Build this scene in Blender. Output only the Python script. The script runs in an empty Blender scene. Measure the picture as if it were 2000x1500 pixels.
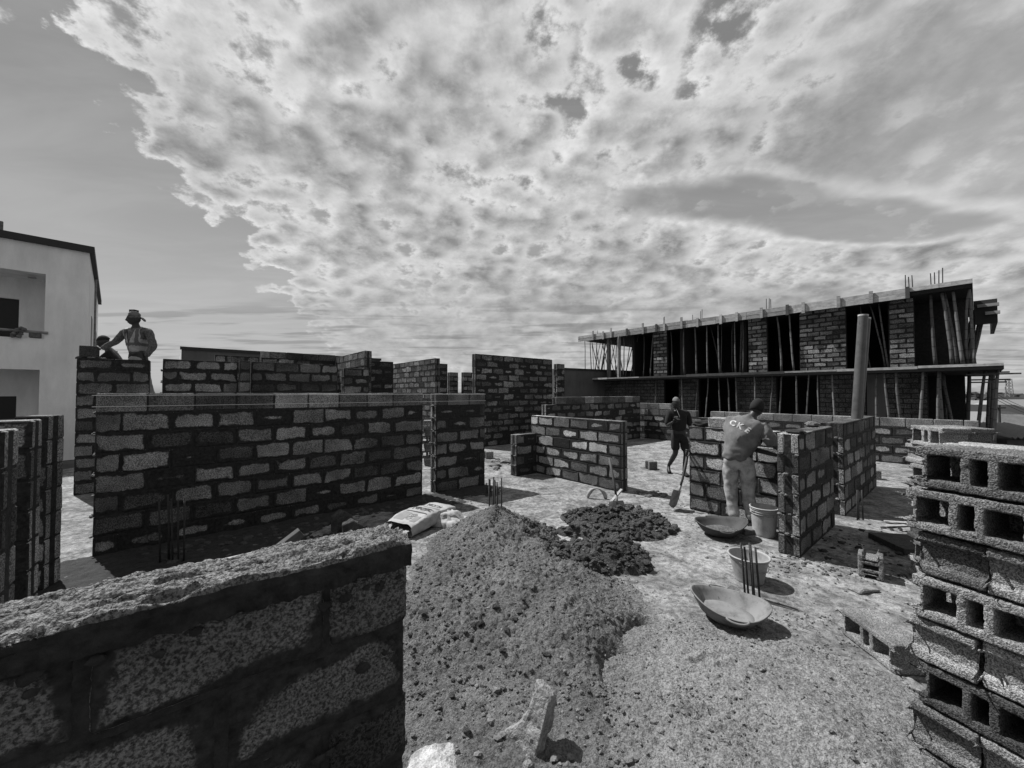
import bpy, bmesh, math, random
import numpy as np
from mathutils import Vector, Matrix, Quaternion, noise as mnoise
from mathutils.bvhtree import BVHTree

R = math.radians
scn = bpy.context.scene
COL = scn.collection
random.seed(7)
rng = np.random.default_rng(11)

# ---------------------------------------------------------------- camera, sky, sun, exposure
EYE = 1.75
cam_d = bpy.data.cameras.new("camera")
cam = bpy.data.objects.new("camera", cam_d)
COL.objects.link(cam)
cam.location = (0, 0, EYE)
cam.rotation_euler = (R(90 + 1.3), 0, 0)
cam_d.sensor_width = 36
cam_d.lens = 36 * 750 / 2000
cam_d.clip_start = 0.02
cam_d.clip_end = 3000
scn.camera = cam

scn.view_settings.view_transform = 'Standard'
scn.view_settings.look = 'None'
scn.view_settings.exposure = 0.6
scn.view_settings.gamma = 1.0
scn.view_settings.use_curve_mapping = False

SUN_AZ = Vector((-.846, .533, 0)).normalized()      # horizontal direction towards the sun
SUN_EL = R(55)
SUN_DIR = Vector((SUN_AZ.x * math.cos(SUN_EL), SUN_AZ.y * math.cos(SUN_EL), math.sin(SUN_EL)))
sl = bpy.data.lights.new("sun", 'SUN')
sl.energy = 5.0
sl.angle = R(0.53)
sl.color = (1.0, 1.0, 1.0)
sun = bpy.data.objects.new("sun", sl)
COL.objects.link(sun)
sun.location = (-20, 14, 40)
sun.rotation_euler = (-SUN_DIR).to_track_quat('-Z', 'Y').to_euler()

# ---------------------------------------------------------------- node expression helper
class X:
    """wraps a socket (or a number) so that node maths can be written as an expression"""
    def __init__(s, nt, v): s.nt, s.v = nt, v
    def _m(s, op, *a, clamp=False):
        n = s.nt.nodes.new('ShaderNodeMath'); n.operation = op; n.use_clamp = clamp
        for i, q in enumerate((s,) + a):
            q = q.v if isinstance(q, X) else q
            if isinstance(q, (int, float)): n.inputs[i].default_value = q
            else: s.nt.links.new(q, n.inputs[i])
        return X(s.nt, n.outputs[0])
    def __add__(s, o): return s._m('ADD', o)
    __radd__ = __add__
    def __sub__(s, o): return s._m('SUBTRACT', o)
    def __rsub__(s, o): return X(s.nt, o)._m('SUBTRACT', s)
    def __mul__(s, o): return s._m('MULTIPLY', o)
    __rmul__ = __mul__
    def __truediv__(s, o): return s._m('DIVIDE', o)
    def __rtruediv__(s, o): return X(s.nt, o)._m('DIVIDE', s)
    def abs(s): return s._m('ABSOLUTE')
    def min(s, o): return s._m('MINIMUM', o)
    def max(s, o): return s._m('MAXIMUM', o)
    def pow(s, o): return s._m('POWER', o)
    def sin(s): return s._m('SINE')
    def gt(s, o): return s._m('GREATER_THAN', o)
    def ss(s, a, b, c=0.0, d=1.0):
        n = s.nt.nodes.new('ShaderNodeMapRange'); n.interpolation_type = 'SMOOTHSTEP'
        s.nt.links.new(s.v, n.inputs['Value'])
        n.inputs['From Min'].default_value = a; n.inputs['From Max'].default_value = b
        n.inputs['To Min'].default_value = c; n.inputs['To Max'].default_value = d
        return X(s.nt, n.outputs['Result'])
    def lin(s, a, b, c=0.0, d=1.0):
        n = s.nt.nodes.new('ShaderNodeMapRange')
        s.nt.links.new(s.v, n.inputs['Value'])
        n.inputs['From Min'].default_value = a; n.inputs['From Max'].default_value = b
        n.inputs['To Min'].default_value = c; n.inputs['To Max'].default_value = d
        return X(s.nt, n.outputs['Result'])
def mixf(f, a, b):
    """a + f*(b-a)"""
    if not isinstance(a, X): a = X(f.nt, a)
    return a + f * (b - a)
def sep(nt, sock):
    n = nt.nodes.new('ShaderNodeSeparateXYZ'); nt.links.new(sock, n.inputs[0])
    return [X(nt, n.outputs[i]) for i in range(3)]
def comb(nt, x, y, z):
    n = nt.nodes.new('ShaderNodeCombineXYZ')
    for i, q in enumerate((x, y, z)):
        q = q.v if isinstance(q, X) else q
        if isinstance(q, (int, float)): n.inputs[i].default_value = q
        else: nt.links.new(q, n.inputs[i])
    return n.outputs[0]
def noise(nt, vec, scale, detail=4, rough=.55, dist=0.0, dim='3D'):
    n = nt.nodes.new('ShaderNodeTexNoise'); n.noise_dimensions = dim
    nt.links.new(vec, n.inputs['Vector'])
    n.inputs['Scale'].default_value = scale; n.inputs['Detail'].default_value = detail
    n.inputs['Roughness'].default_value = rough; n.inputs['Distortion'].default_value = dist
    return X(nt, n.outputs['Fac'])
def voro(nt, vec, scale, feature='F1', rnd=1.0):
    n = nt.nodes.new('ShaderNodeTexVoronoi'); n.feature = feature
    nt.links.new(vec, n.inputs['Vector']); n.inputs['Scale'].default_value = scale
    n.inputs['Randomness'].default_value = rnd
    return X(nt, n.outputs['Distance'])
def vadd(nt, a, b):
    n = nt.nodes.new('ShaderNodeVectorMath'); n.operation = 'ADD'
    for i, q in enumerate((a, b)):
        if isinstance(q, tuple): n.inputs[i].default_value = q
        else: nt.links.new(q, n.inputs[i])
    return n.outputs[0]
def vscale(nt, a, k):
    n = nt.nodes.new('ShaderNodeVectorMath'); n.operation = 'MULTIPLY'
    nt.links.new(a, n.inputs[0]); n.inputs[1].default_value = k
    return n.outputs[0]

# ---------------------------------------------------------------- sky: Nishita sky turned grey, with procedural clouds
world = bpy.data.worlds.new("World")
scn.world = world
world.use_nodes = True
wt = world.node_tree
wt.nodes.clear()
w_out = wt.nodes.new('ShaderNodeOutputWorld')
w_bg = wt.nodes.new('ShaderNodeBackground')
w_bg.inputs['Strength'].default_value = 0.066
wt.links.new(w_bg.outputs[0], w_out.inputs[0])
sky = wt.nodes.new('ShaderNodeTexSky')
sky.sky_type = 'NISHITA'; sky.sun_disc = False
sky.sun_elevation = SUN_EL
sky.sun_rotation = math.atan2(SUN_AZ.x, SUN_AZ.y)
sky.air_density = 1.0; sky.dust_density = 1.5
bw = wt.nodes.new('ShaderNodeRGBToBW')
wt.links.new(sky.outputs[0], bw.inputs[0])
clear = X(wt, bw.outputs[0])
tc = wt.nodes.new('ShaderNodeTexCoord')
dx, dy, dz = sep(wt, tc.outputs['Generated'])
hz = dz.max(0.0) + 0.035
px = dx / hz
py = dy / hz                                  # position on a flat cloud deck at unit height
def blob(cx, cy, rx, ry, a=0.0, soft=.5):
    """1 inside a soft ellipse on the cloud deck, 0 outside"""
    ca, sa = math.cos(a), math.sin(a)
    u = ((px - cx) * ca + (py - cy) * sa) / rx
    v = ((py - cy) * ca - (px - cx) * sa) / ry
    return (u * u + v * v).ss(1 - soft, 1 + soft, 1.0, 0.0)
P = comb(wt, px, py, 0.0)
wn = noise(wt, P, 1.1, 3, .5)
wn2 = noise(wt, vadd(wt, P, (7.3, 2.1, 0)), 1.1, 3, .5)
lz = dz.max(0.0) + .34
Q = comb(wt, dx / lz, dy / lz, dz * .6)           # a gentler perspective for the puffs themselves
def puffs(q):
    big = noise(wt, q, 3.0, 3, .5)
    mid = noise(wt, q, 11.0, 7, .62)
    cell = 1.0 - voro(wt, vadd(wt, q, comb(wt, (mid - .5) * .10, (big - .5) * .10, 0.0)), 14.0, 'SMOOTH_F1')
    return big * .36 + mid * .44 + cell * .20
dens = puffs(Q)
densl = puffs(vadd(wt, Q, (SUN_AZ.x * .014, SUN_AZ.y * .014, .006)))
edge = px + 1.30 + (py - .98) * .34 + (wn - .5) * .22 + (dens - .5) * .9          # >0 : right of the clear wedge's edge
right = edge.ss(-.10, .42)
leftc = (0.0 - px - 2.05 - (py - 1.7) * .28 + (wn2 - .5) * .8).ss(-.2, .7)        # thin streaks beyond the wedge
hu = (px - 1.62) / .9; hv = (py - 1.93 - (px - 1.6) * .08) / .24
hole = (1.0 - hu * hu - hv * hv + (dens - .5) * 9.0 - (wn - .5) * 5.0).ss(-1.2, 1.3)
hole2 = blob(.28, .98, .30, .30, 0, .9) * .25
cover = (right * (1.0 - hole * .90) + leftc * .0 - hole2).max(0.0)
far = py.ss(1.9, 4.5)                          # towards the horizon the deck closes into an even veil
soft = (px - (py - 1.0) * .3).ss(.55, 1.35) * py.ss(2.4, 1.6)               # smooth, thicker sheet at upper right
thr = mixf(soft, .425, .35)
body = dens + cover * .22 - .22 - thr
cl = body.ss(-.035, .045) * cover.ss(.02, .25)
relief = (dens - densl)
core = body.ss(.03, .16)                         # thick middles are greyer
bright = 7.3 - core * mixf(soft, 3.6, 2.0) + relief * mixf(soft, 22.0, 5.0) - soft * 1.0
bright = bright * noise(wt, P, 1.0, 3, .5).lin(.35, .65, .80, 1.10)
veil_n = noise(wt, comb(wt, px * .35, py * .9, 0.0), 2.2, 5, .6, .6)
veil = veil_n.ss(.35, .72) * mixf(far, .32, .75)
base = mixf(dz.ss(0.0, .62), 4.7, 2.15)
lum = mixf(veil, base, 5.0)
lum = mixf(cl * mixf(far, 1.0, .45), lum, bright.max(2.2))
low = noise(wt, comb(wt, px * .5, py * 1.6, 3.0), 1.4, 4, .55).ss(.50, .64) * py.ss(3.2, 4.2) * py.ss(11.0, 6.0)
lum = lum * (1.0 - low * .36)
lum = lum * dz.ss(-.02, .02, .35, 1.0)
wt.links.new((clear * .12 + lum * .90).max(.2).v, w_bg.inputs['Color'])
world.cycles.sampling_method = 'MANUAL'
world.cycles.sample_map_resolution = 512

# ---------------------------------------------------------------- materials
def grey(v): return (v, v, v, 1)
def mat(name, build=None, base=.3, rough=.9, metallic=0.0, spec=.3):
    m = bpy.data.materials.new(name); m.use_nodes = True
    nt = m.node_tree; b = nt.nodes['Principled BSDF']
    b.inputs['Base Color'].default_value = grey(base); b.inputs['Roughness'].default_value = rough
    b.inputs['Metallic'].default_value = metallic
    b.inputs['Specular IOR Level'].default_value = spec
    if build:
        tcn = nt.nodes.new('ShaderNodeTexCoord'); oi = nt.nodes.new('ShaderNodeObjectInfo')
        build(nt, b, tcn, X(nt, oi.outputs['Random']))
    return m
TONE = .70      # overall reflectance of everything here, set against the exposure
def setcol(nt, b, x): nt.links.new((x * TONE).v, b.inputs['Base Color'])
def bump(nt, b, h, dist, strength=1.0):
    n = nt.nodes.new('ShaderNodeBump'); n.inputs['Distance'].default_value = dist; n.inputs['Strength'].default_value = strength
    nt.links.new(h.v, n.inputs['Height']); nt.links.new(n.outputs[0], b.inputs['Normal'])
def rofs(nt, vec, rnd):
    return vadd(nt, vec, comb(nt, rnd * 37.0, rnd * 91.0, rnd * 53.0))

HL, HT, HH = .2225, .1, .1025       # half sizes of the common block
def mk_block(hx=HL, hz_=HH, coarse=85.0, albedo=.30, amp=.006):
    def f(nt, b, tcn, rnd):
        ob = tcn.outputs['Object']
        v = rofs(nt, ob, rnd)
        x, y, z = sep(nt, ob)
        nx, ny, nz = sep(nt, tcn.outputs['Normal'])
        at = nt.nodes.new('ShaderNodeAttribute'); at.attribute_type = 'OBJECT'; at.attribute_name = 'smear'
        sm = X(nt, at.outputs['Fac'])
        ex = (hx - x.abs()).max(.001); ez = (hz_ - z.abs()).max(.001)
        d = (ex.pow(-3.0) + ez.pow(-3.0)).pow(-.3333)
        gp = nt.nodes.new('ShaderNodeNewGeometry'); wp = gp.outputs['Position']
        stain = noise(nt, vscale(nt, wp, (1, 1, 1.3)), 1.1, 5, .6); sm = sm + noise(nt, wp, 2.3, 3, .6).lin(.35, .68, -.45, 1.0) * sm.gt(.02)
        n1 = noise(nt, v, 9, 5, .6)
        n2 = noise(nt, v, 42, 3, .6)
        cover = (d + (n2 - .5) * .024 + (n1 - .5) * .065 - sm * .029)
        msk = cover.ss(-.005, .012, 1.0, 0.0) * ny.abs().gt(.6) * sm.ss(.02, .1)
        # cut edge of the smeared lip
        grain = noise(nt, v, coarse, 4, .7)
        pits = voro(nt, v, coarse * 1.15)
        blot = noise(nt, v, 4.5, 3, .6)
        tone = (rnd * 7.13)._m('FRACT').lin(0, 1, .32, 1.5)
        agg = (grain.ss(.38, .62) * .95 + .28) * (pits.ss(.08, .5) * .5 + .58)
        col = (agg * tone * blot.lin(.3, .7, .80, 1.15) * stain.lin(.36, .64, .5, 1.3).max(.35)) * albedo
        mort = noise(nt, v, 30, 5, .7).lin(.3, .7, .012, .055)
        setcol(nt, b, mixf(msk, col, mort))
        h = grain * 1.0 + pits * .6
        bump(nt, b, mixf(msk, h, n2 * .8 + .9), amp, .9)
    return f
M = {}
M['block'] = mat("block_concrete", mk_block(), rough=.95, spec=.15)
M['block_far'] = mat("block_concrete_far", mk_block(coarse=38, albedo=.25), rough=.95, spec=.15)
M['block_building'] = mat("block_concrete_building", mk_block(coarse=38, albedo=.33), rough=.95, spec=.15)
M['block_sunlit'] = mat("block_concrete_sunlit", mk_block(albedo=.46), rough=.95, spec=.15)  # lighter copy of block, grazing sunlight put into its colour
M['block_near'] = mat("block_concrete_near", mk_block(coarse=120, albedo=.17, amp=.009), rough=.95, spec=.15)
M['hollow'] = mat("hollow_block_concrete", mk_block(coarse=150, albedo=.38, amp=.007), rough=.95, spec=.15)
def f_mortar(nt, b, tcn, rnd):
    v = rofs(nt, tcn.outputs['Object'], rnd)
    n = noise(nt, v, 22, 6, .7)
    setcol(nt, b, n.lin(.3, .7, .012, .055)); bump(nt, b, n, .02, .8)
M['mortar'] = mat("damp_mortar", f_mortar, rough=.85, spec=.2)
def f_drym(nt, b, tcn, rnd):
    v = rofs(nt, tcn.outputs['Object'], rnd)
    n = noise(nt, v, 14, 6, .7); g = noise(nt, v, 130, 3, .7); p = noise(nt, v, 55, 4, .65)
    setcol(nt, b, (n.lin(.3, .7, .16, .32)) * g.ss(.38, .58, .28, 1.12)); bump(nt, b, g * .35 + p * .8 + n * 1.2, .018, 1.0)
M['dry_mortar'] = mat("dry_mortar", f_drym, rough=.95, spec=.15)
def f_ground(nt, b, tcn, rnd):
    v = tcn.outputs['Object']
    n1 = noise(nt, v, .55, 5, .6); n2 = noise(nt, v, 3.2, 6, .65, .6); n3 = noise(nt, v, 16, 5, .7, .4); g = noise(nt, v, 120, 3, .7)
    st = noise(nt, vscale(nt, v, (1.0, 2.6, 1)), 5.0, 5, .7, .8)
    c = .285 * n1.lin(.3, .7, .72, 1.2) * n2.ss(.30, .66, .48, 1.30) * n3.ss(.33, .62, .48, 1.18) * g.ss(.35, .58, .60, 1.12)
    c = c * st.ss(.60, .70, 1.0, .62)
    setcol(nt, b, c); bump(nt, b, n3 * .5 + g * .25 + n2 * 1.2, .02, .8)
M['ground'] = mat("dusty_slab", f_ground, rough=.95, spec=.2)
def f_sand(lo, hi, sc, amp, cont=(.3, .62)):
    def f(nt, b, tcn, rnd):
        v = tcn.outputs['Object']
        n = noise(nt, v, 3, 4, .6); g = noise(nt, v, sc, 5, .75); p = noise(nt, v, sc * .35, 4, .7)
        c = n.lin(.3, .7, lo, hi) * g.ss(cont[0], cont[1], .45, 1.15) * p.ss(.3, .6, .7, 1.08)
        setcol(nt, b, c); bump(nt, b, g * .5 + p, amp, 1.0)
    return f
def f_mixsand(nt, b, tcn, rnd):
    v = tcn.outputs['Object']; x, y, z = sep(nt, v)
    n = noise(nt, v, 3, 4, .6); g = noise(nt, v, 75, 5, .75); p = noise(nt, v, 26, 4, .7); w = noise(nt, v, 2.2, 5, .65)
    pale = (x * .9 - y * .18 - z * 1.6 + (w - .5) * 1.5).ss(-.15, .85)           # mixed with the pale sharp sand towards its edge
    c = mixf(pale, n.lin(.3, .7, .17, .29), .33) * g.ss(.32, .62, .45, 1.15) * p.ss(.3, .6, .62, 1.08)
    setcol(nt, b, c); bump(nt, b, g * .5 + p, .045, 1.0)
M['sand'] = mat("building_sand", f_mixsand, rough=.97, spec=.1)
def f_palesand(nt, b, tcn, rnd):
    v = tcn.outputs['Object']; x, y, z = sep(nt, v)
    n = noise(nt, v, 3, 4, .6); g = noise(nt, v, 85, 5, .75); p = noise(nt, v, 30, 4, .7); w = noise(nt, v, 2.2, 5, .65)
    pale = (x * .9 - y * .18 + (w - .5) * 1.2).ss(-.1, .75)
    c = mixf(pale, .22, n.lin(.3, .7, .27, .38)) * g.ss(.38, .58, .45, 1.15) * p.ss(.3, .6, .7, 1.08)
    setcol(nt, b, c); bump(nt, b, g * .5 + p, .028, 1.0)
M['gravel'] = mat("pale_sharp_sand", f_palesand, rough=.97, spec=.1)
M['wet'] = mat("wet_mortar_mix", f_sand(.035, .12, 60, .04), rough=.8, spec=.25)
M['cement'] = mat("cement_powder", f_sand(.4, .5, 60, .005), rough=1, spec=.1)
def f_plaster(nt, b, tcn, rnd):
    v = tcn.outputs['Object']
    n = noise(nt, v, .5, 5, .6); n2 = noise(nt, vscale(nt, v, (1, 1, .25)), 3.0, 5, .65); g = noise(nt, v, 60, 3, .6)
    setcol(nt, b, 1.12 * n.lin(.3, .7, .86, 1.08) * n2.lin(.3, .75, .82, 1.08) * g.lin(.3, .7, .93, 1.06)); bump(nt, b, g, .004, .5)
M['plaster'] = mat("painted_plaster", f_plaster, rough=.9)
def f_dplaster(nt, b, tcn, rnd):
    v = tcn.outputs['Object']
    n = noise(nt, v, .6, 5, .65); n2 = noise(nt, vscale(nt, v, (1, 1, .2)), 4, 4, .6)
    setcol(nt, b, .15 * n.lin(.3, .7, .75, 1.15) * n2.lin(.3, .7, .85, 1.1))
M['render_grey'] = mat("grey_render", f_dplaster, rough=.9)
def f_wood(alb, sc=1.0):
    def f(nt, b, tcn, rnd):
        v = rofs(nt, tcn.outputs['Object'], rnd)
        n = noise(nt, vscale(nt, v, (1.5 * sc, 14 * sc, 14 * sc)), 2.0, 5, .6)
        s = noise(nt, v, 5 * sc, 4, .7); t = noise(nt, vscale(nt, v, (6 * sc, 6 * sc, 2 * sc)), 3, 4, .7)
        setcol(nt, b, alb * rnd.lin(0, 1, .65, 1.2) * n.lin(.3, .7, .7, 1.2) * s.ss(.3, .6, .75, 1.1) * t.ss(.62, .72, 1.0, .35)); bump(nt, b, n, .006, .7)
    return f
M['plank'] = mat("weathered_plank", f_wood(.50), rough=.85)
M['plank_dark'] = mat("dark_plank", f_wood(.10), rough=.85)
def f_bamboo(nt, b, tcn, rnd):
    v = rofs(nt, tcn.outputs['Object'], rnd)
    x, y, z = sep(nt, tcn.outputs['Object'])
    k = ((z * 17.0 + rnd * 6.0).sin()).ss(.93, 1.0, 1.0, .35)
    n = noise(nt, vscale(nt, v, (8, 8, 1.2)), 3, 4, .6)
    setcol(nt, b, .17 * rnd.lin(0, 1, .4, 1.35) * n.lin(.3, .7, .6, 1.2) * k)
M['bamboo'] = mat("bamboo_pole", f_bamboo, rough=.6)
def f_steel(nt, b, tcn, rnd):
    v = tcn.outputs['Object']; x, y, z = sep(nt, v)
    n = noise(nt, v, 60, 4, .7)
    setcol(nt, b, n.lin(.3, .7, .018, .06)); bump(nt, b, (z * 420.0 + x * 90.0).sin(), .0015, .8)
M['rebar'] = mat("ribbed_rebar", f_steel, rough=.75, spec=.35)
def f_plastic(alb, dirt=.5):
    def f(nt, b, tcn, rnd):
        v = tcn.outputs['Object']
        n = noise(nt, v, 9, 6, .7); s = noise(nt, vscale(nt, v, (14, 14, 3)), 2, 5, .7)
        setcol(nt, b, alb * n.ss(.25, .6, dirt, 1.05) * s.ss(.6, .7, 1.0, .45)); bump(nt, b, n, .003, .4)
    return f
M['white_plastic'] = mat("white_plastic", f_plastic(.45, .7), rough=.5, spec=.4)
M['pale_plastic'] = mat("pale_plastic", f_plastic(.36, .65), rough=.55, spec=.4)
M['pan'] = mat("cement_stained_pan", f_plastic(.07, .5), rough=.75)
M['pan_pale'] = mat("cement_dusted_pan", f_plastic(.22, .45), rough=.8)
M['pvc'] = mat("grey_pvc", f_plastic(.11, .6), rough=.45, spec=.4)
M['iron'] = mat("worn_iron", f_plastic(.30, .4), rough=.6, metallic=.2)
M['handle'] = mat("dark_wood_handle", f_plastic(.07, .6), rough=.7)
M['trim'] = mat("dark_roof_trim", None, .03, .7)
M['void'] = mat("unlit_opening_glass", None, .012, .4)
M['metal_roof'] = mat("pale_roof_sheet", f_plastic(.30, .8), rough=.6)
def f_cloth(alb, lo=.7, sc=9, streak=0.0):
    def f(nt, b, tcn, rnd):
        v = tcn.outputs['Object']
        n = noise(nt, v, sc, 5, .65); w = noise(nt, v, 300, 2, .5)
        setcol(nt, b, alb * n.ss(.3, .68, lo, 1.12)); bump(nt, b, w * .2 + n, .006, .5)
    return f
M['shirt'] = mat("grey_jersey", f_cloth(.19, .7), rough=.95)
M['letters'] = mat("white_print", f_cloth(.62, .5, 14), rough=.8)
M['jeans'] = mat("faded_jeans", f_cloth(.50, .45, 7), rough=.95)
M['trainers'] = mat("dusty_trainers", f_cloth(.22, .4, 30), rough=.9)
M['dark_cloth'] = mat("dark_cloth", f_cloth(.022, .7), rough=.95)
M['cap_cloth'] = mat("grey_cap_cloth", f_cloth(.2, .7), rough=.95)
M['vest'] = mat("pale_vest_fabric", f_cloth(.42, .75), rough=.85)
M['vest_band'] = mat("vest_band", f_cloth(.12, .8), rough=.6)
M['check'] = mat("mottled_shirt_cloth", f_cloth(.17, .35, 45), rough=.95)
M['khaki'] = mat("pale_trousers", f_cloth(.46, .75, 5), rough=.95)
M['skin'] = mat("dark_skin", f_cloth(.025, .85), rough=.5, spec=.4)
M['hair'] = mat("black_hair", None, .01, .9)
M['cord'] = mat("pale_string", None, .7, .8)
def f_paper(nt, b, tcn, rnd):
    v = tcn.outputs['Object']; n = noise(nt, v, 6, 5, .65); g = noise(nt, v, 60, 3, .6)
    setcol(nt, b, .42 * n.ss(.25, .65, .62, 1.05) * g.lin(.3, .7, .88, 1.05)); bump(nt, b, n, .02, .6)
M['paper'] = mat("cement_sack_paper", f_paper, rough=.8)
M['ink'] = mat("dark_print", None, .03, .7)
M['ink_mid'] = mat("grey_print", None, .16, .7)
def f_stone(alb):
    def f(nt, b, tcn, rnd):
        v = rofs(nt, tcn.outputs['Object'], rnd); n = noise(nt, v, 14, 5, .7); g = noise(nt, v, 90, 4, .7)
        setcol(nt, b, alb * rnd.lin(0, 1, .6, 1.25) * n.ss(.3, .65, .6, 1.1) * g.ss(.3, .6, .6, 1.1)); bump(nt, b, g + n, .01, .9)
    return f
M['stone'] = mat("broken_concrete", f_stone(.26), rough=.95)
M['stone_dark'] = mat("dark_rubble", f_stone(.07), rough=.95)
M['pale_stone'] = mat("pale_broken_block", f_stone(.5), rough=.95)
M['room_shade'] = mat("shade_dark_concrete", f_stone(.05), rough=.95)  # raw concrete with the shade of the deep rooms put into its colour
M['earth'] = mat("bare_earth", f_sand(.05, .13, 2.2, .02), rough=.97)
M['foliage'] = mat("distant_foliage", f_stone(.07), rough=.95)

# ---------------------------------------------------------------- object helpers
def link(o, parent=None):
    COL.objects.link(o)
    if parent is not None: o.parent = parent
    return o
def tag(o, label=None, cat=None, group=None, kind=None):
    if label: o['label'] = label
    if cat: o['category'] = cat
    if group: o['group'] = group
    if kind: o['kind'] = kind
    return o
def empty(name, loc, rz=0, label=None, cat=None, group=None, rot=None):
    o = bpy.data.objects.new(name, None); o.location = loc; o.rotation_euler = rot or (0, 0, rz)
    o.empty_display_size = .1
    COL.objects.link(o); tag(o, label, cat, group); return o
class MB:
    """collects shapes into one mesh"""
    def __init__(s): s.v, s.f = [], []
    def add(s, vs, fs):
        n = len(s.v); s.v += [tuple(p) for p in vs]; s.f += [tuple(i + n for i in f) for f in fs]; return s
    def box(s, x0, x1, y0, y1, z0, z1, m=None):
        vs = [(x, y, z) for z in (z0, z1) for y in (y0, y1) for x in (x0, x1)]
        if m is not None: vs = [m @ Vector(p) for p in vs]
        return s.add(vs, [(0, 2, 3, 1), (4, 5, 7, 6), (0, 1, 5, 4), (2, 6, 7, 3), (0, 4, 6, 2), (1, 3, 7, 5)])
    def tube(s, pts, rad, n=8, caps=True):
        pts = [Vector(p) for p in pts]
        if isinstance(rad, (int, float)): rad = [rad] * len(pts)
        rings = []
        up = None
        for i, p in enumerate(pts):
            d = (pts[min(i + 1, len(pts) - 1)] - pts[max(i - 1, 0)]).normalized()
            if up is None:
                up = Vector((0, 0, 1)) if abs(d.z) < .9 else Vector((1, 0, 0))
            s1 = d.cross(up).normalized(); u1 = s1.cross(d).normalized(); up = u1
            rings.append([p + (s1 * math.cos(2 * math.pi * k / n) + u1 * math.sin(2 * math.pi * k / n)) * rad[i] for k in range(n)])
        vs = [q for r in rings for q in r]; fs = []
        for i in range(len(pts) - 1):
            for k in range(n):
                fs.append((i * n + k, i * n + (k + 1) % n, (i + 1) * n + (k + 1) % n, (i + 1) * n + k))
        if caps:
            fs.append(tuple(range(n - 1, -1, -1))); fs.append(tuple((len(pts) - 1) * n + k for k in range(n)))
        return s.add(vs, fs)
    def lathe(s, prof, n=32, sx=1, sy=1, fn=None, close=False):
        vs = []
        for (r, z) in prof:
            for k in range(n):
                a = 2 * math.pi * k / n
                p = (r * math.cos(a) * sx, r * math.sin(a) * sy, z)
                vs.append(fn(p, a) if fn else p)
        fs = []
        m = len(prof)
        for i in range(m - 1 + (1 if close else 0)):
            for k in range(n):
                j = (i + 1) % m
                fs.append((i * n + k, i * n + (k + 1) % n, j * n + (k + 1) % n, j * n + k))
        return s.add(vs, fs)
    def mesh(s, name, material=None, smooth=False):
        me = bpy.data.meshes.new(name); me.from_pydata(s.v, [], s.f)
        if material: me.materials.append(M[material] if isinstance(material, str) else material)
        if smooth: me.shade_smooth()
        me.update(); return me
    def build(s, name, material, parent=None, smooth=False, **k):
        o = bpy.data.objects.new(name, s.mesh(name, material, smooth)); link(o, parent); tag(o, **k); return o
def bevel_mesh(me, w, seg=1):
    bm = bmesh.new(); bm.from_mesh(me)
    bmesh.ops.bevel(bm, geom=list(bm.edges), offset=w, segments=seg, affect='EDGES', profile=.6)
    bmesh.ops.recalc_face_normals(bm, faces=bm.faces)
    bm.to_mesh(me); bm.free(); return me
def jitter(me, amp, sc=12, seed=0):
    for v in me.vertices:
        n = mnoise.noise_vector(v.co * sc + Vector((seed * 3.7, seed * 1.9, seed)))
        v.co += Vector((n.x, n.y, n.z)) * amp
    me.update(); return me
def grid_mesh(name, Xs, Ys, Z, material, smooth=True):
    """regular grid as one mesh (numpy arrays, rows = y)"""
    ny, nx = Z.shape
    co = np.empty((ny * nx, 3), np.float32); co[:, 0] = Xs.ravel(); co[:, 1] = Ys.ravel(); co[:, 2] = Z.ravel()
    i = np.arange(ny * nx).reshape(ny, nx)
    q = np.stack([i[:-1, :-1], i[:-1, 1:], i[1:, 1:], i[1:, :-1]], -1).reshape(-1, 4)
    me = bpy.data.meshes.new(name)
    me.vertices.add(len(co)); me.vertices.foreach_set('co', co.ravel())
    me.loops.add(q.size); me.loops.foreach_set('vertex_index', q.ravel().astype(np.int32))
    me.polygons.add(len(q)); me.polygons.foreach_set('loop_start', (np.arange(len(q)) * 4).astype(np.int32))
    me.update(calc_edges=True); me.materials.append(M[material])
    if smooth: me.shade_smooth()
    return me
# numpy gradient noise
_perm = rng.permutation(512)
_ang = rng.random(512) * 2 * math.pi
_g = np.stack([np.cos(_ang), np.sin(_ang)], -1)
def pn(x, y):
    xi = np.floor(x).astype(int); yi = np.floor(y).astype(int); xf = x - xi; yf = y - yi
    def gr(ix, iy, fx, fy):
        h = _perm[(_perm[ix & 511] + iy) & 511]; g = _g[h]; return g[..., 0] * fx + g[..., 1] * fy
    u = xf ** 3 * (xf * (xf * 6 - 15) + 10); v = yf ** 3 * (yf * (yf * 6 - 15) + 10)
    a = gr(xi, yi, xf, yf); b = gr(xi + 1, yi, xf - 1, yf); c = gr(xi, yi + 1, xf, yf - 1); d = gr(xi + 1, yi + 1, xf - 1, yf - 1)
    return (a + u * (b - a)) * (1 - v) + (c + u * (d - c)) * v
def fbm(x, y, oct=4, rough=.5):
    t = 0; a = 1; s = 0
    for k in range(oct): t = t + a * pn(x * 2 ** k + 17.3 * k, y * 2 ** k - 9.1 * k); s += a; a *= rough
    return t / s * 1.6
# geometry of the site: two wall directions at right angles
AA = R(39.6)
A = Vector((math.cos(AA), math.sin(AA), 0)); B = Vector((-math.sin(AA), math.cos(AA), 0))
DIR_A = AA; DIR_B = AA - R(90)
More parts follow.
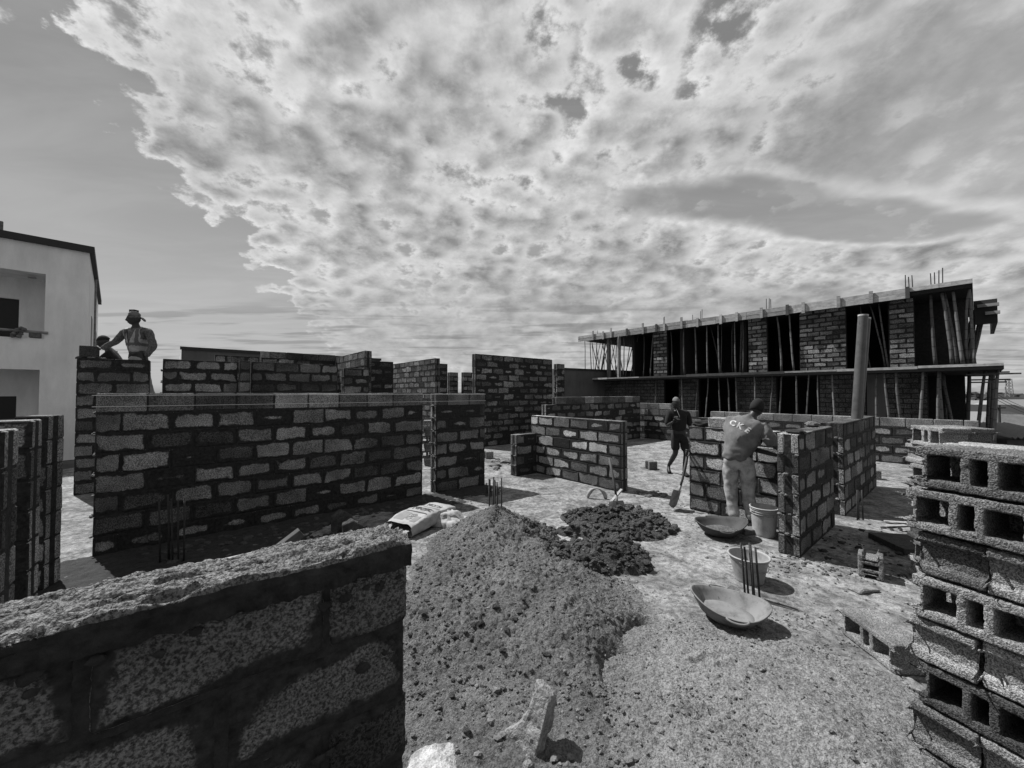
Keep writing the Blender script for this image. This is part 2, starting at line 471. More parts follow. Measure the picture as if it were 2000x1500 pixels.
# ================================================================ SETTING
def falloff(x, y):
    d = np.maximum(0, np.maximum(x * .35 + y * .94 - 27, (x - 13) * .9 + (y - 10) * .12))
    return -.14 - 7.5 * (1 - np.exp(-(d / 38) ** 2))
xs = np.concatenate([-np.geomspace(1500, 12, 34), np.linspace(-10, 24, 70), np.geomspace(26, 1500, 34)])
ys = np.concatenate([-np.geomspace(400, 6, 14), np.linspace(-4, 34, 70), np.geomspace(36, 1600, 34)])
gx, gy = np.meshgrid(xs, ys)
gz = falloff(gx, gy) + fbm(gx * .35, gy * .35, 3) * .03
gz += np.where(np.hypot(gx, gy) > 200, fbm(gx * .004, gy * .004, 3) * 3, 0)
tag(link(bpy.data.objects.new("ground", grid_mesh("ground", gx, gy, gz, 'earth'))), kind='structure')

def slab_z(x, y):
    return fbm(x * .8, y * .8, 3) * .012 + fbm(x * 5, y * 5, 4, .6) * .006
# the slab: fine near the camera, coarse beyond
mb = MB(); mb.box(-10.2, 13, -2.5, 17.8, -.13, -.035)
slab = mb.build("floor_slab", 'ground', kind='structure')
def sheet(x0, x1, y0, y1, step, name, parent, skirt=True):
    xs = np.arange(x0, x1 + step / 2, step); ys = np.arange(y0, y1 + step / 2, step)
    gx, gy = np.meshgrid(xs, ys); z = slab_z(gx, gy)
    if step < .03: z = z + fbm(gx * 22, gy * 22, 3, .6) * .0035 * (np.minimum(np.minimum(gx - x0, x1 - gx), np.minimum(gy - y0, y1 - gy)) > .02)
    o = link(bpy.data.objects.new(name, grid_mesh(name, gx, gy, z, 'ground')), parent)
    tag(o, kind='structure'); return o
def sheet_ring():
    # coarse surround (0.1 m) with a hole where the fine sheet lies; both share the border height
    xs = np.arange(-10.2, 13.001, .1); ys = np.arange(-2.5, 17.801, .1)
    gx, gy = np.meshgrid(xs, ys); z = slab_z(gx, gy)
    me = grid_mesh("slab_surface", gx, gy, z, 'ground')
    bm = bmesh.new(); bm.from_mesh(me)
    kill = [f for f in bm.faces if (-1.0 < f.calc_center_median().x < 4.6 and .7 < f.calc_center_median().y < 7.2)]
    bmesh.ops.delete(bm, geom=kill, context='FACES'); bm.to_mesh(me); bm.free()
    me.shade_smooth()
    return link(bpy.data.objects.new("slab_surface", me), slab)
tag(sheet_ring(), kind='structure')
sheet(-1.0, 4.6, .7, 7.2, .02, "slab_surface", slab)
# side faces of the surface layer
mb = MB()
for (x0, x1, y0, y1) in ((-10.2, 13, -2.52, -2.5), (-10.2, 13, 17.8, 17.82), (-10.22, -10.2, -2.5, 17.8), (13, 13.02, -2.5, 17.8)):
    mb.box(x0, x1, y0, y1, -.15, .0)
mb.build("slab_edge", 'stone', slab, kind='structure')

# ================================================================ BLOCKS
def block_mesh(name, material, seed, length=.445, thick=.198, high=.205, groove=True, bev=.009, jit=.0055):
    hx, hy, hz = length / 2, thick / 2, high / 2
    gw, gd = .036, .022
    if groove:
        pl = [(-hx, -hy), (hx, -hy), (hx, -gw), (hx - gd, -gw * .7), (hx - gd, gw * .7), (hx, gw), (hx, hy), (-hx, hy), (-hx, gw), (-hx + gd, gw * .7), (-hx + gd, -gw * .7), (-hx, -gw)]
    else:
        pl = [(-hx, -hy), (hx, -hy), (hx, hy), (-hx, hy)]
    n = len(pl)
    mb = MB(); mb.add([(x, y, -hz) for x, y in pl] + [(x, y, hz) for x, y in pl],
        [tuple(range(n - 1, -1, -1)), tuple(range(n, 2 * n))] + [(k, (k + 1) % n, (k + 1) % n + n, k + n) for k in range(n)])
    me = mb.mesh(name, material)
    bevel_mesh(me, bev); jitter(me, jit, 9, seed); return me
BLK = {k: [block_mesh("block", k, s) for s in range(3)] for k in ('block', 'block_far', 'block_building', 'block_sunlit')}
def hires_block(name, material, seed, length, thick, high, amp=.004, res=.011, groove=True):
    """block with a real rough surface, for the pieces right in front of the camera"""
    me = block_mesh(name, material, seed, length, thick, high, groove, .012, .003)
    bm = bmesh.new(); bm.from_mesh(me)
    bmesh.ops.triangulate(bm, faces=[f for f in bm.faces if len(f.verts) > 4])
    for _ in range(7):
        es = [e for e in bm.edges if e.calc_length() > res * 1.6]
        if not es: break
        bmesh.ops.subdivide_edges(bm, edges=es, cuts=1, use_grid_fill=True)
        bmesh.ops.triangulate(bm, faces=[f for f in bm.faces if len(f.verts) > 4])
    bm.normal_update()
    nr = {v: v.normal.copy() for v in bm.verts}
    for v in bm.verts:
        p = v.co * 38 + Vector((seed * 7, 0, 0)); q = v.co * 110 + Vector((0, seed * 5, 0))
        d = mnoise.noise(p) * .6 + mnoise.noise(q) * .5
        v.co += nr[v] * amp * d
    bm.to_mesh(me); bm.free(); me.shade_smooth(); return me
SURF = {}   # wall name -> list of block objects
def wall(name, label, x, y, ang, L, H, n, thick=.2, smear=(.5, 1.3), clean_top=False, mtl='block', skip=(), phase=0, z0=0.0,
         cat='wall', blobs=(0, 0), dark=.12, top_mortar=False, joint=.014, kind_name='block', extra_rows=None, dark_rows=(), pitch=.46):
    root = empty(name, (x, y, z0), ang, label, cat)
    rnd = random.Random(label)
    ph = H / n; hx0 = .2225
    # core: damp mortar filling the joints, a few millimetres behind the block faces
    mb = MB(); mb.box(.012, L - .012, .006, thick - .006, .0, H - .012 - (ph if skip else 0)); core = mb.build("mortar_core", 'mortar', root)
    def put(r, a, b, top=False):
        w = b - a - joint
        if w < .05: return
        me = BLK[mtl][rnd.randrange(3)]
        o = bpy.data.objects.new(kind_name, me); link(o, root)
        sx = w / .445; sz = (ph - joint) / .205
        o.scale = (sx, thick / .198, sz)
        o.location = ((a + b) / 2, thick / 2 + rnd.uniform(-.003, .003), (r + .5) * ph)
        o.rotation_euler = (rnd.uniform(-.006, .006), rnd.uniform(-.006, .006), rnd.uniform(-.010, .010) + (math.pi if rnd.random() < .5 else 0))
        s = rnd.uniform(*smear)
        if rnd.random() < dark: s = rnd.uniform(1.8, 3.2)
        if r in dark_rows: s += 1.0
        if top and clean_top: s = 0.0
        o['smear'] = float(s)
        return o
    for r in range(n):
        off = pitch / 2 if (r + phase) % 2 else 0.0
        a = 0.0
        edges = [0.0]
        t = off if off > 0 else pitch
        while t < L - .12: edges.append(t); t += pitch
        edges.append(L)
        for k in range(len(edges) - 1):
            if r == n - 1 and k in skip: continue
            put(r, edges[k], edges[k + 1], r == n - 1)
    if extra_rows:
        for (r, a, b) in extra_rows:
            t = a
            while t < b - .1: put(r, t, min(t + pitch, b), True); t += pitch
    # squeezed mortar lumps at the open ends, one ragged string per joint
    mb = MB()
    for e, on in ((0, blobs[0]), (1, blobs[1])):
        if not on: continue
        for r in range(1, n):
            for q in range(5):
                cx = (-.004 if e == 0 else L + .004) + rnd.uniform(-.008, .008); cy = rnd.uniform(.01, thick - .01); cz = r * ph + rnd.uniform(-.018, .012)
                s = rnd.uniform(.010, .024)
                lump(mb, (cx, cy, cz), (s, s * 1.3, s * .8), rnd.random() * 50)
    if mb.v: o = mb.build("squeezed_mortar", 'dry_mortar', root, kind='stuff')
    return root
_ico = None
def lump(mb, c, s, seed, rough=.35):
    global _ico
    if _ico is None:
        bm = bmesh.new(); bmesh.ops.create_icosphere(bm, subdivisions=1, radius=1)
        _ico = ([v.co.copy() for v in bm.verts], [tuple(v.index for v in f.verts) for f in bm.faces]); bm.free()
    q = Quaternion((math.sin(seed), math.cos(seed * 1.7), math.sin(seed * 2.3), .5)).normalized()
    vs = []
    for v in _ico[0]:
        k = 1 + rough * mnoise.noise(v * 1.6 + Vector((seed, seed * .7, 0)))
        w = q @ (v * k); vs.append((c[0] + w.x * s[0], c[1] + w.y * s[1], c[2] + w.z * s[2]))
    mb.add(vs, _ico[1])

a_, b_ = A, B
def P2(x, y, ta=0, tb=0): return (x + a_.x * ta + b_.x * tb, y + a_.y * ta + b_.y * tb)

wall("block_wall", "long block wall topped by a pale clean course, across the left half", -4.44, 4.09, DIR_A, 3.81, 1.75, 8, clean_top=True, smear=(.35, 1.1), dark=.14, phase=1, blobs=(1, 1), dark_rows=(0,), pitch=.41)
wall("block_pier", "short block pier just right of the long wall with a pale clean top course", -1.32, 6.66, DIR_A, 1.05, 1.74, 8, clean_top=True, smear=(.35, 1.0), blobs=(1, 0))
wall("block_wall", "sunlit cross wall of patchy blocks behind the stuck shovel", .42, 8.57, DIR_B, 2.35, 1.25, 6, mtl='block_sunlit', smear=(.45, 1.1), dark=.06)
wall("block_wall", "low block stub joined to the left end of the sunlit cross wall", .09, 8.04, DIR_A, .585, .87, 4, smear=(.5, 1.6), blobs=(1, 0), dark=.5)
wall("block_wall", "shaded wall with a clean top course behind the sunlit cross wall", 1.02, 11.59, DIR_A, 5.1, 1.62, 7, smear=(.6, 1.3), clean_top=True, skip=(0,), dark=.2)
wall("block_wall", "long low rear wall below the props of the unfinished building", 4.90, 15.05, DIR_B, 8.5, 1.13, 5, smear=(.9, 1.6), clean_top=True, dark=.2, skip=(5,), extra_rows=[(5, 0.0, 1.4)])
wall("block_wall", "half built wall the bending man works behind, in front of the low rear wall", 2.67, 5.83, DIR_B, 1.37, 1.25, 6, mtl='block_sunlit', smear=(.3, .9), dark=.03, blobs=(1, 0))
wall("block_wall", "block wall with a grooved near end beside the white pail", 3.04, 4.09, DIR_A, 1.55, 1.31, 6, smear=(.25, .9), dark=.08, blobs=(1, 0))
wall("block_wall", "block wall with a grooved end beyond the doorway gap, right of the bending man", 4.71, 5.47, DIR_A, 2.7, 1.32, 6, smear=(.3, 1.0), dark=.1, blobs=(1, 0))
# left background walls, all on one line
ox, oy = -7.46, 6.56
wall("block_pier", "tall block pier in front of the man in the vest", ox, oy, DIR_A, .93, 2.36, 11, smear=(.4, .9), dark=.15)
x, y = P2(ox, oy, 1.09); wall("block_wall", "short tall wall with a ragged left edge, right of the man in the vest", x, y, DIR_A, 1.17, 2.40, 11, smear=(.6, 1.0), dark=.05, blobs=(1, 0))
x, y = P2(ox, oy, 2.27, -.16); wall("block_pier", "narrow block pilaster between two tall walls at left", x, y, DIR_A, .2, 2.42, 11, smear=(.2, .8), dark=.1)
x, y = P2(ox, oy, 2.48); wall("block_wall", "tall wall right of the narrow pilaster with the brightest blocks", x, y, DIR_A, 1.75, 2.42, 11, smear=(.4, 1.0), dark=.05)
x, y = P2(ox, oy, 4.36); wall("block_pier", "narrow block pier in front of the wall that runs towards the camera", x, y, DIR_A, .62, 2.36, 11, smear=(.5, 1.0), dark=.1, blobs=(1, 0))
wall("block_wall", "dark wall with three courses showing over the left walls", -7.66, 11.7, DIR_A, 2.14, 3.03, 14, smear=(.3, 1.0), clean_top=True, mtl='block_far', dark=.5)
wall("block_wall", "thin strip of dark wall just left of the three course wall", -7.68, 9.9, DIR_A, .97, 2.74, 12, smear=(.6, 1.2), mtl='block_far', dark=.5)
wall("block_wall", "cross wall running towards the camera at the right end of the dark three course wall", -6.01, 13.06, DIR_B, 2.9, 2.95, 13, smear=(.2, .7), mtl='block_far', dark=.05)
wall("block_wall", "small very dark wall between the two sunlit cross walls", -4.48, 12.0, DIR_A, .8, 2.76, 12, smear=(.9, 1.6), mtl='block_far', dark=.4)
wall("block_wall", "sunlit cross wall of small blocks above the pale top course", -5.54, 17.3, DIR_B, 4.3, 3.02, 14, smear=(.3, .8), mtl='block_far', dark=.08)
wall("block_pier", "dark pier at the right end of the sunlit small block wall", -2.8, 14.0, DIR_A, .52, 2.83, 13, smear=(.5, 1.0), mtl='block_far')
wall("block_pier", "left one of the two thin distant piers left of the big wall", -2.93, 18.0, DIR_A, .48, 2.82, 13, smear=(.3, .9), mtl='block_far', z0=-.1)
wall("block_pier", "right one of the two thin distant piers, touching the big wall", -2.28, 18.0, DIR_A, .65, 2.82, 13, smear=(.3, .9), mtl='block_far', z0=-.1)
wall("block_wall", "big tall wall standing alone at the centre of the view", -1.17, 12.2, DIR_A, 3.5, 3.0, 14, smear=(.35, 1.1), mtl='block_far', dark=.18)
wall("block_pier", "slim pier with a ragged lit edge at the right end of the big wall", 1.72, 14.6, DIR_A, .42, 2.86, 13, smear=(.3, 1.0), mtl='block_far', blobs=(1, 0), z0=0)
# three short walls at the left edge
for (cx, cy, L, T, lb) in ((-4.13, 3.43, .23, R(20), "rearmost of the three block piers at the left edge"), (-3.52, 2.83, 1.0, R(36), "middle one of the three block piers at the left edge"), (-2.73, 2.08, 1.0, R(38), "front one of the three block piers, cut by the left edge")):
    tx, ty = math.cos(T), math.sin(T)
    wall("block_pier", lb, cx - tx * L, cy - ty * L, T, L, 1.55, 7, smear=(.3, .9), dark=.5, blobs=(0, 0))

# mason's strings in front of the long wall's top course
for z_, nm in ((1.722, "upper one of two pale strings stretched along the long wall's top course"), (1.60, "lower one of two pale strings stretched along the long wall's top course")):
    x0, y0 = P2(-4.44, 4.09, -.02, -.013); x1, y1 = P2(-4.44, 4.09, 5.1, -.013)
    MB().tube([(x0, y0, z_), (x1, y1, z_)], .0022, 5).build("mason_string", 'cord', label=nm, cat='string', group="mason's strings on the long wall")

# ---------------------------------------------------------------- foreground wall, near enough to show its surface
FWA = R(36.8)
FW = empty("block_wall", (-.317 - math.cos(FWA) * 1.9, 1.19 - math.sin(FWA) * 1.9, 0), FWA, "large dark wall across the bottom left corner, capped with rough mortar", "wall")
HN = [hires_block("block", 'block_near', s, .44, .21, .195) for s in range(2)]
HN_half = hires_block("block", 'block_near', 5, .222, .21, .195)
mb = MB(); mb.box(-.02, 1.888, .012, .208, 0, 1.245); mb.build("mortar_core", 'mortar', FW)
rr = random.Random(3)
for r in range(6):
    e = 1.9; first = .225 if r % 2 == 1 else .0
    segs = []
    if first: segs.append((e - first, e, True)); e -= first
    while e > .1: segs.append((e - .455, e, False)); e -= .455
    for (p, q, half) in segs:
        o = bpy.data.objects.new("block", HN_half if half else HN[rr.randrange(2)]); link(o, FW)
        o.location = ((p + q) / 2, .11 + rr.uniform(-.003, .003), .02 + (r + .5) * .205)
        o.rotation_euler = (0, rr.uniform(-.008, .008), rr.uniform(-.006, .006) + math.pi * rr.randrange(2))
        o['smear'] = float(rr.uniform(.35, .6) if r == 5 else rr.uniform(.45, .95))
# rough mortar bed on top: a lumpy cap with drips over the front
nx, ny = 420, 70
u = np.linspace(-.02, 1.902, nx); v = np.linspace(0, 1, ny)
U, V = np.meshgrid(u, v)
prof_y = np.interp(V, [0, .18, .25, .9, 1], [-.010, -.020, -.014, .215, .225])
prof_z = np.interp(V, [0, .18, .25, .6, .9, 1], [1.230, 1.276, 1.296, 1.290, 1.276, 1.19])
wob = fbm(U * 5, V * 2.2, 5, .6); fine = fbm(U * 30, V * 9, 4, .65); rid = np.abs(fbm(U * 6 + 3, V * 3 + U * 1.5, 4, .6))
streak = fbm(U * 3.0 + V * 2, V * 9 - U * .8, 5, .6); lay = np.abs(fbm(U * 2.2, V * 5 + U * 1.1, 4, .6))
prof_z = prof_z + wob * .012 * (V > .15) + fine * .006 + (.018 - lay * .07 + np.round(streak * 5) / 5 * .016) * ((V > .235) & (V < .93))
prof_z = np.where(V < .1, 1.225 + fbm(U * 14, V * 0 + 2, 4, .6) * .02, prof_z)
prof_y = prof_y - np.where(V < .26, fbm(U * 9, V * 4, 4, .6) * .014 + fine * .005, 0)
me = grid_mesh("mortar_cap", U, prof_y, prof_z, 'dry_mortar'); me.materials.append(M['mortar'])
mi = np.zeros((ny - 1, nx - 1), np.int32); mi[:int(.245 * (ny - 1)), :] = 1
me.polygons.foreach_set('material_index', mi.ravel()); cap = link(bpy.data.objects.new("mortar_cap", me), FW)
mb = MB()
for k in range(150):
    s = rr.uniform(.003, .009)
    lump(mb, (rr.uniform(0, 1.9), rr.uniform(0.01, .21), 0), (s * 1.5, s * 1.2, s * .8), rr.random() * 90, .6)
vs = []
for (x_, y_, z_) in mb.v: vs.append((x_, y_, z_ + (1.245 if y_ < .0 else 1.28)))
mb.v = vs
mb.build("mortar_crumbs", 'dry_mortar', FW, kind='stuff')
mb = MB()
for k in range(120):
    s = rr.uniform(.004, .012); 
    lump(mb, (rr.uniform(0, 1.88), rr.uniform(-.010, -.002), rr.choice([1.19, .985, .78, .575]) + rr.gauss(0, .025)), (s * 1.8, s * .6, s * 1.4), rr.random() * 90, .6)
mb.build("mortar_smear", 'mortar', FW, kind='stuff')

# ================================================================ SURROUNDING BUILDINGS
# white building, left
FD = Vector((.694, .72, 0)); SD = Vector((-.72, .694, 0))
corner = Vector((-12.2, 11.0, 0))
BL = empty("white_building", (corner.x, corner.y, -.14), math.atan2(FD.y, FD.x), "white two storey building with dark roof edge and deep balconies at the left edge", "building")
# local: x along facade (negative = left), y = depth; heights include the 0.14 base drop
H0 = .14
def lbox(name, m, x0, x1, y0, y1, z0, z1, parent=BL, **k): return MB().box(x0, x1, y0, y1, z0, z1).build(name, m, parent, **k)
zt = 5.86 + H0
ops = [(-4.6, -.79, 3.21 + H0, 4.99 + H0), (-4.6, -.85, .45 + H0, 2.37 + H0)]
lbox("front_wall", 'plaster', -.79, 0, 0, .25, 0, zt)
lbox("front_wall", 'plaster', -5.6, -4.6, 0, .25, 0, zt)
lbox("front_wall", 'plaster', -4.6, -.79, 0, .25, ops[0][3], zt)
lbox("front_wall", 'plaster', -4.6, -.79, 0, .25, ops[1][3], ops[0][2])
lbox("front_wall", 'plaster', -4.6, -.79, 0, .25, 0, ops[1][2])
lbox("front_wall", 'plaster', -.85, -.79, 0, .25, ops[1][2], ops[1][3])
for (x0, x1, z0, z1) in ops:
    lbox("balcony_back_wall", 'plaster', -1.36, x1 + .3, 1.25, 1.45, z0 - .3, z1 + .5)
    lbox("balcony_back_wall", 'plaster', -5.6, -3.3, 1.25, 1.45, z0 - .3, z1 + .5)
    lbox("balcony_back_wall", 'plaster', -3.3, -1.36, 1.25, 1.45, z0 + 1.2, z1 + .5)
    lbox("balcony_ceiling", 'plaster', -5.6, x1 + .4, .25, 1.25, z1 + .02, z1 + .2)
    lbox("balcony_floor", 'plaster', -5.6, x1 + .4, .25, 1.25, z0 - .25, z0 - .1)
    lbox("balcony_side_wall", 'plaster', x1 + .03, x1 + .2, .25, 1.25, z0 - .1, z1 + .02)
    d = lbox("door", 'void', -3.3, -1.36, 1.36, 1.42, z0 - .1, z0 + 1.2)
lbox("side_wall", 'plaster', -.25, 0, .25, 9.0, 0, zt)
lbox("rear_wall", 'plaster', -5.6, 0, 9.0, 9.2, 0, zt)
lbox("roof_deck", 'trim', -5.6, -.0, .0, 9.2, zt + .002, zt + .05)
lbox("roof_trim", 'trim', -5.7, .10, -.10, -.002, zt - .08, zt + .10)
lbox("roof_trim", 'trim', .002, .10, -.002, 9.3, zt - .08, zt + .10)
for (y0, y1, z0, z1) in ((2.2, 3.0, 3.0, 4.4), (4.4, 5.2, 2.4, 4.0), (2.2, 3.0, .9, 2.2), (6.6, 7.4, 3.0, 4.4)):
    w = lbox("side_window", 'void', -.01, .012, y0, y1, z0, z1)
MB().tube([(.05, 1.4, 0), (.05, 1.4, 2.6)], .035, 8).build("drain_pipe", 'trim', BL)
MB().tube([(.05, 3.6, 2.3), (.05, 3.6, zt - .1)], .03, 8).build("drain_pipe", 'iron', BL)
mb = MB(); mb.box(0.0, .12, 8.2, 8.3, 3.95, 4.0); mb.box(.10, .24, 8.1, 8.35, 3.88, 4.12); mb.build("flood_lamp", 'trim', BL)
for (z_, xa) in ((3.38 + H0, -.72), (1.02 + H0, -.80)):
    MB().tube([(-4.6, -.03, z_ + .05), (xa, -.03, z_)], .035, 8).build("balcony_rail", 'iron', BL)
mb = MB()
for k in range(14): lump(mb, (-1.22 + random.uniform(-.1, .1), -.05 + random.uniform(-.05, .05), 3.5 + random.uniform(-.14, .1)), (.06, .05, .05), random.random() * 50)
mb.build("rail_binding", 'stone', BL)
MB().box(-1.05, -.85, -.04, .2, 3.24 + H0, 3.36 + H0).box(-1.6, -1.52, -.04, .04, zt + .1, zt + .34).build("rail_bracket", 'stone', BL)
MB().box(-1.15, -1.0, .5, .6, 4.93 + H0, 4.96 + H0).build("ceiling_lamp", 'white_plastic', BL)

# plain grey buildings behind
def box_building(label, x, y, ang, L, D, H, m='render_grey', z0=-.3, extra=None):
    rt = empty("grey_building", (x, y, z0), ang, label, "building")
    h = H - z0
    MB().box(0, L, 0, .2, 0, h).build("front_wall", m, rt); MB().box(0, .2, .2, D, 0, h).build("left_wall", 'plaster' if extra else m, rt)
    MB().box(L - .2, L, .2, D, 0, h).build("right_wall", m, rt); MB().box(.2, L - .2, D - .2, D, 0, h).build("rear_wall", m, rt)
    MB().box(.2, L - .2, .2, D - .2, h - .35, h - .2).build("flat_roof", 'trim', rt)
    MB().box(-.05, L + .05, -.05, -.004, h - .10, h + .03).build("parapet_edge", 'trim', rt)
    return rt
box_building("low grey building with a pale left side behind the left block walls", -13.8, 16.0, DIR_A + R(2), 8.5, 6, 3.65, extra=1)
box_building("plain grey wall of a building between the big wall and the unfinished building", 3.2, 25.0, DIR_A - R(8), 8, 5, 3.35)

# unfinished two storey building, right
N0 = Vector((16.9, 14.0, 0))
UB = empty("unfinished_building", (N0.x, N0.y, -.14), math.atan2(B.y, B.x), "unfinished two storey block building with timber formwork and bamboo props", "building")
# local x: along the facade away from the near corner; local y>0 points towards -a side (towards the camera); depth = negative y
def T_of(u):  # facade position seen at picture column u, used once to lay out the bays in metres
    r = (u - 1000) / 750; return (16.9 - 14.0 * r) / (.6374 + .7705 * r)
zf, zr = 2.72 + H0, 5.86 + H0
Lb = 18.3
def ub(name, m, x0, x1, y0, y1, z0, z1, parent=UB, **k): return MB().box(x0, x1, y0, y1, z0, z1).build(name, m, parent, **k)
# local y: rotation by b direction -> local +y = (-b.y, b.x) = (-.7705,-.637) = towards the camera
ub("roof_slab", 'room_shade', -.0, Lb, -8.0, .5, zr - .32, zr - .06)
ub("floor_slab", 'room_shade', -.63, Lb + .5, -8.0, .75, zf - .16, zf)
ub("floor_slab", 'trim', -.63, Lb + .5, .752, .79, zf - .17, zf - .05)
ub("roof_slab", 'room_shade', -.62, -.004, -8.0, -3.0, zr - .55, zr - .3)
ub("roof_beam", 'trim', -.62, -.5, -8.0, -3.0, zr - 1.25, zr - .56)
ub("roof_beam", 'trim', -.6, -.02, -3.02, -2.9, zr - 1.3, zr - .34)
piers = [(1740, 1790), (1565, 1657), (1465, 1503), (1280, 1307)]
nb = 0
lows = MB()
for (u0, u1) in piers:
    x1, x0 = T_of(u0), T_of(u1); L = x1 - x0; h = zr - .34 - zf; n = 14; ph = h / n
    ub("wall_core", 'mortar', x0 + .01, x1 - .01, .012, .19, zf, zf + h - .01)
    for r in range(n):
        e = [x0]; t = x0 + (.23 if r % 2 else .46)
        while t < x1 - .12: e.append(t); t += .46
        e.append(x1)
        for k in range(len(e) - 1):
            w = e[k + 1] - e[k] - .035
            if w < .05: continue
            o = bpy.data.objects.new("block", BLK['block_building'][random.randrange(3)]); link(o, UB)
            o.scale = (w / .445, 1.0, (ph - .04) / .205); o.location = ((e[k] + e[k + 1]) / 2, .104 + random.uniform(-.004, .008), zf + (r + .5) * ph)
            o.rotation_euler = (0, random.uniform(-.02, .02), random.uniform(-.01, .01)); o['smear'] = random.uniform(.05, .35); nb += 1
# interior walls and back wall (the rooms' darkness is put into their colour)
ub("interior_wall", 'room_shade', 2.1, Lb - 3.9, -5.0, -4.8, zf, zr - .33)
for xx in (2.1, 4.6, 7.6, 11.0, Lb - 4.05): ub("interior_wall", 'room_shade', xx, xx + .18, -4.8, -.3, zf, zr - .33)
ub("interior_wall", 'room_shade', .2, 2.1, -1.9, -1.75, zf, zr - .33)
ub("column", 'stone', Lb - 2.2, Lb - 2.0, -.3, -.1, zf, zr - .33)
ub("column", 'plank', Lb - 3.35, Lb - 3.2, .2, .4, zf, zr - .33)
# lower storey
def low_wall(x0, x1, y):
    ub("wall_core", 'mortar', x0, x1, y - .18, y - .012, 0, zf - .17)
    n = 13; ph = (zf - .17) / n
    for r in range(n):
        t = x0 - (.23 if r % 2 else 0)
        while t < x1:
            a, b = max(t, x0) + .02, min(t + .46, x1) - .02
            if b - a > .06: lows.box(a, b, y - .02, y + random.uniform(.0, .008), r * ph + .02, (r + 1) * ph - .02)
            t += .46
for (x0, x1) in ((1.2, 2.4), (3.0, 4.6), (6.3, 8.2), (10.1, 11.3), (12.2, 17.4)): low_wall(x0, x1, -.3)
ub("interior_wall", 'room_shade', .3, Lb, -5.2, -5.0, 0, zf - .17)
ub("plaster_patch", 'render_grey', 2.4, 2.98, -.45, -.3, 0, zf - .17)
lows.build("block_courses", 'block_far', UB, kind='stuff')
# formwork boards along the roof edge, and battens
rr = random.Random(5)
t = 1.62
zb = zr - .42
while t < Lb - .1:
    w = min(rr.uniform(1.3, 2.4), Lb + .05 - t)
    for j in range(2):
        tt = rr.uniform(-.01, .01)
        o = MB().box(t + .006, t + w - .006, .502 + rr.uniform(0, .012), .535 + rr.uniform(0, .01), zb + .20 * j + tt, zb + .20 * j + .192 + tt).build("plank", 'plank', UB)
    t += w
t = .0
while t < 1.6:
    o = MB().box(t, t + .8, .502, .54, zr - .18, zr - .02).build("plank", 'plank', UB); t += .81
for k in range(17):
    xk = 1.75 + k * .96 + rr.uniform(-.3, .3); hh = rr.choice([.44, .44, .48, .62])
    MB().box(xk, xk + .12, .552, .60, zb - .04 + rr.uniform(-.03, .03), zb + hh).build("batten", 'plank' if rr.random() < .7 else 'plank_dark', UB)
# mid slab edge boards
t = -.63
while t < Lb + .5:
    w = rr.uniform(1.8, 3.0); w = min(w, Lb + .5 - t)
    MB().box(t + .005, t + w - .005, .795, .83, zf - .07 + rr.uniform(-.03, .03), zf + .025 + rr.uniform(-.02, .03)).build("plank", 'plank' if rr.random() < .6 else 'plank_dark', UB); t += w
for (x0, x1, y0, z0) in ((-1.0, .2, .3, zf - .34), (-.8, .1, -.4, zf - .52), (-.7, .1, .1, zf - .62), (-.8, -.2, -.9, zf - .24)):
    MB().box(x0, x1, y0, y0 + .12, z0, z0 + .05).build("projecting_plank", 'plank_dark', UB)
for (x0, x1, y0, z0) in ((Lb + .4, Lb + 1.1, .5, zf - .12), (Lb - .2, Lb + .9, .1, zf - .22)):
    MB().box(x0, x1, y0, y0 + .14, z0, z0 + .07).build("projecting_plank", 'plank', UB)
for (x0, x1, y0, z0) in ((-.66, -.1, -2.9, zr - .62), (-.68, -.3, -2.85, zr - .95)):
    MB().box(x0, x1, y0, y0 + .16, z0, z0 + .12).build("projecting_plank", 'plank', UB)
# starter bars on the roof
for (u, n) in ((1166, 1), (1298, 2), (1371, 2), (1507, 3), (1787, 3), (1846, 4), (1353, 1)):
    xk = T_of(u); hh = {1: .35, 2: .55, 3: .6, 4: .62}[n]
    for j in range(n):
        MB().tube([(xk + j * .10, -.1 - .05 * (j % 2), zr - .1), (xk + j * .10 + rr.uniform(-.02, .02), -.1 - .05 * (j % 2), zr + hh * rr.uniform(.85, 1.1))], .016, 5).build("starter_bar", 'rebar', UB)
# bamboo props: things of their own
def prop(p0, p1, rad, label, group, m='bamboo'):
    p0, p1 = Vector(p0), Vector(p1); d = p1 - p0
    side = Vector((rr.uniform(-1, 1), rr.uniform(-1, 1), 0)) * .022 * d.length
    pts = [p0 + d * t + side * math.sin(math.pi * t) * (1 + .3 * math.sin(9 * t)) - p0 for t in [k / 7 for k in range(8)]]
    o = MB().tube(pts, [rad * .92 * (1.12 - .35 * k / 7) for k in range(8)], 7).build("bamboo_prop", m, None, smooth=True, label=label, cat='prop', group=group)
    o.location = p0; return o
def W(x, y, z): return N0 + B * x + Vector((-B.y, B.x, 0)) * y + Vector((0, 0, z - .14))
ORD = ('first', 'second', 'third', 'fourth', 'fifth', 'sixth', 'seventh', 'eighth', 'ninth', 'tenth', 'eleventh', 'twelfth', 'thirteenth', 'fourteenth', 'fifteenth', 'sixteenth', 'seventeenth', 'eighteenth', 'nineteenth') + tuple('twent' + t for t in ('ieth', 'y-first', 'y-second', 'y-third', 'y-fourth', 'y-fifth', 'y-sixth', 'y-seventh', 'y-eighth', 'y-ninth')) + ('thirtieth', 'thirty-first')
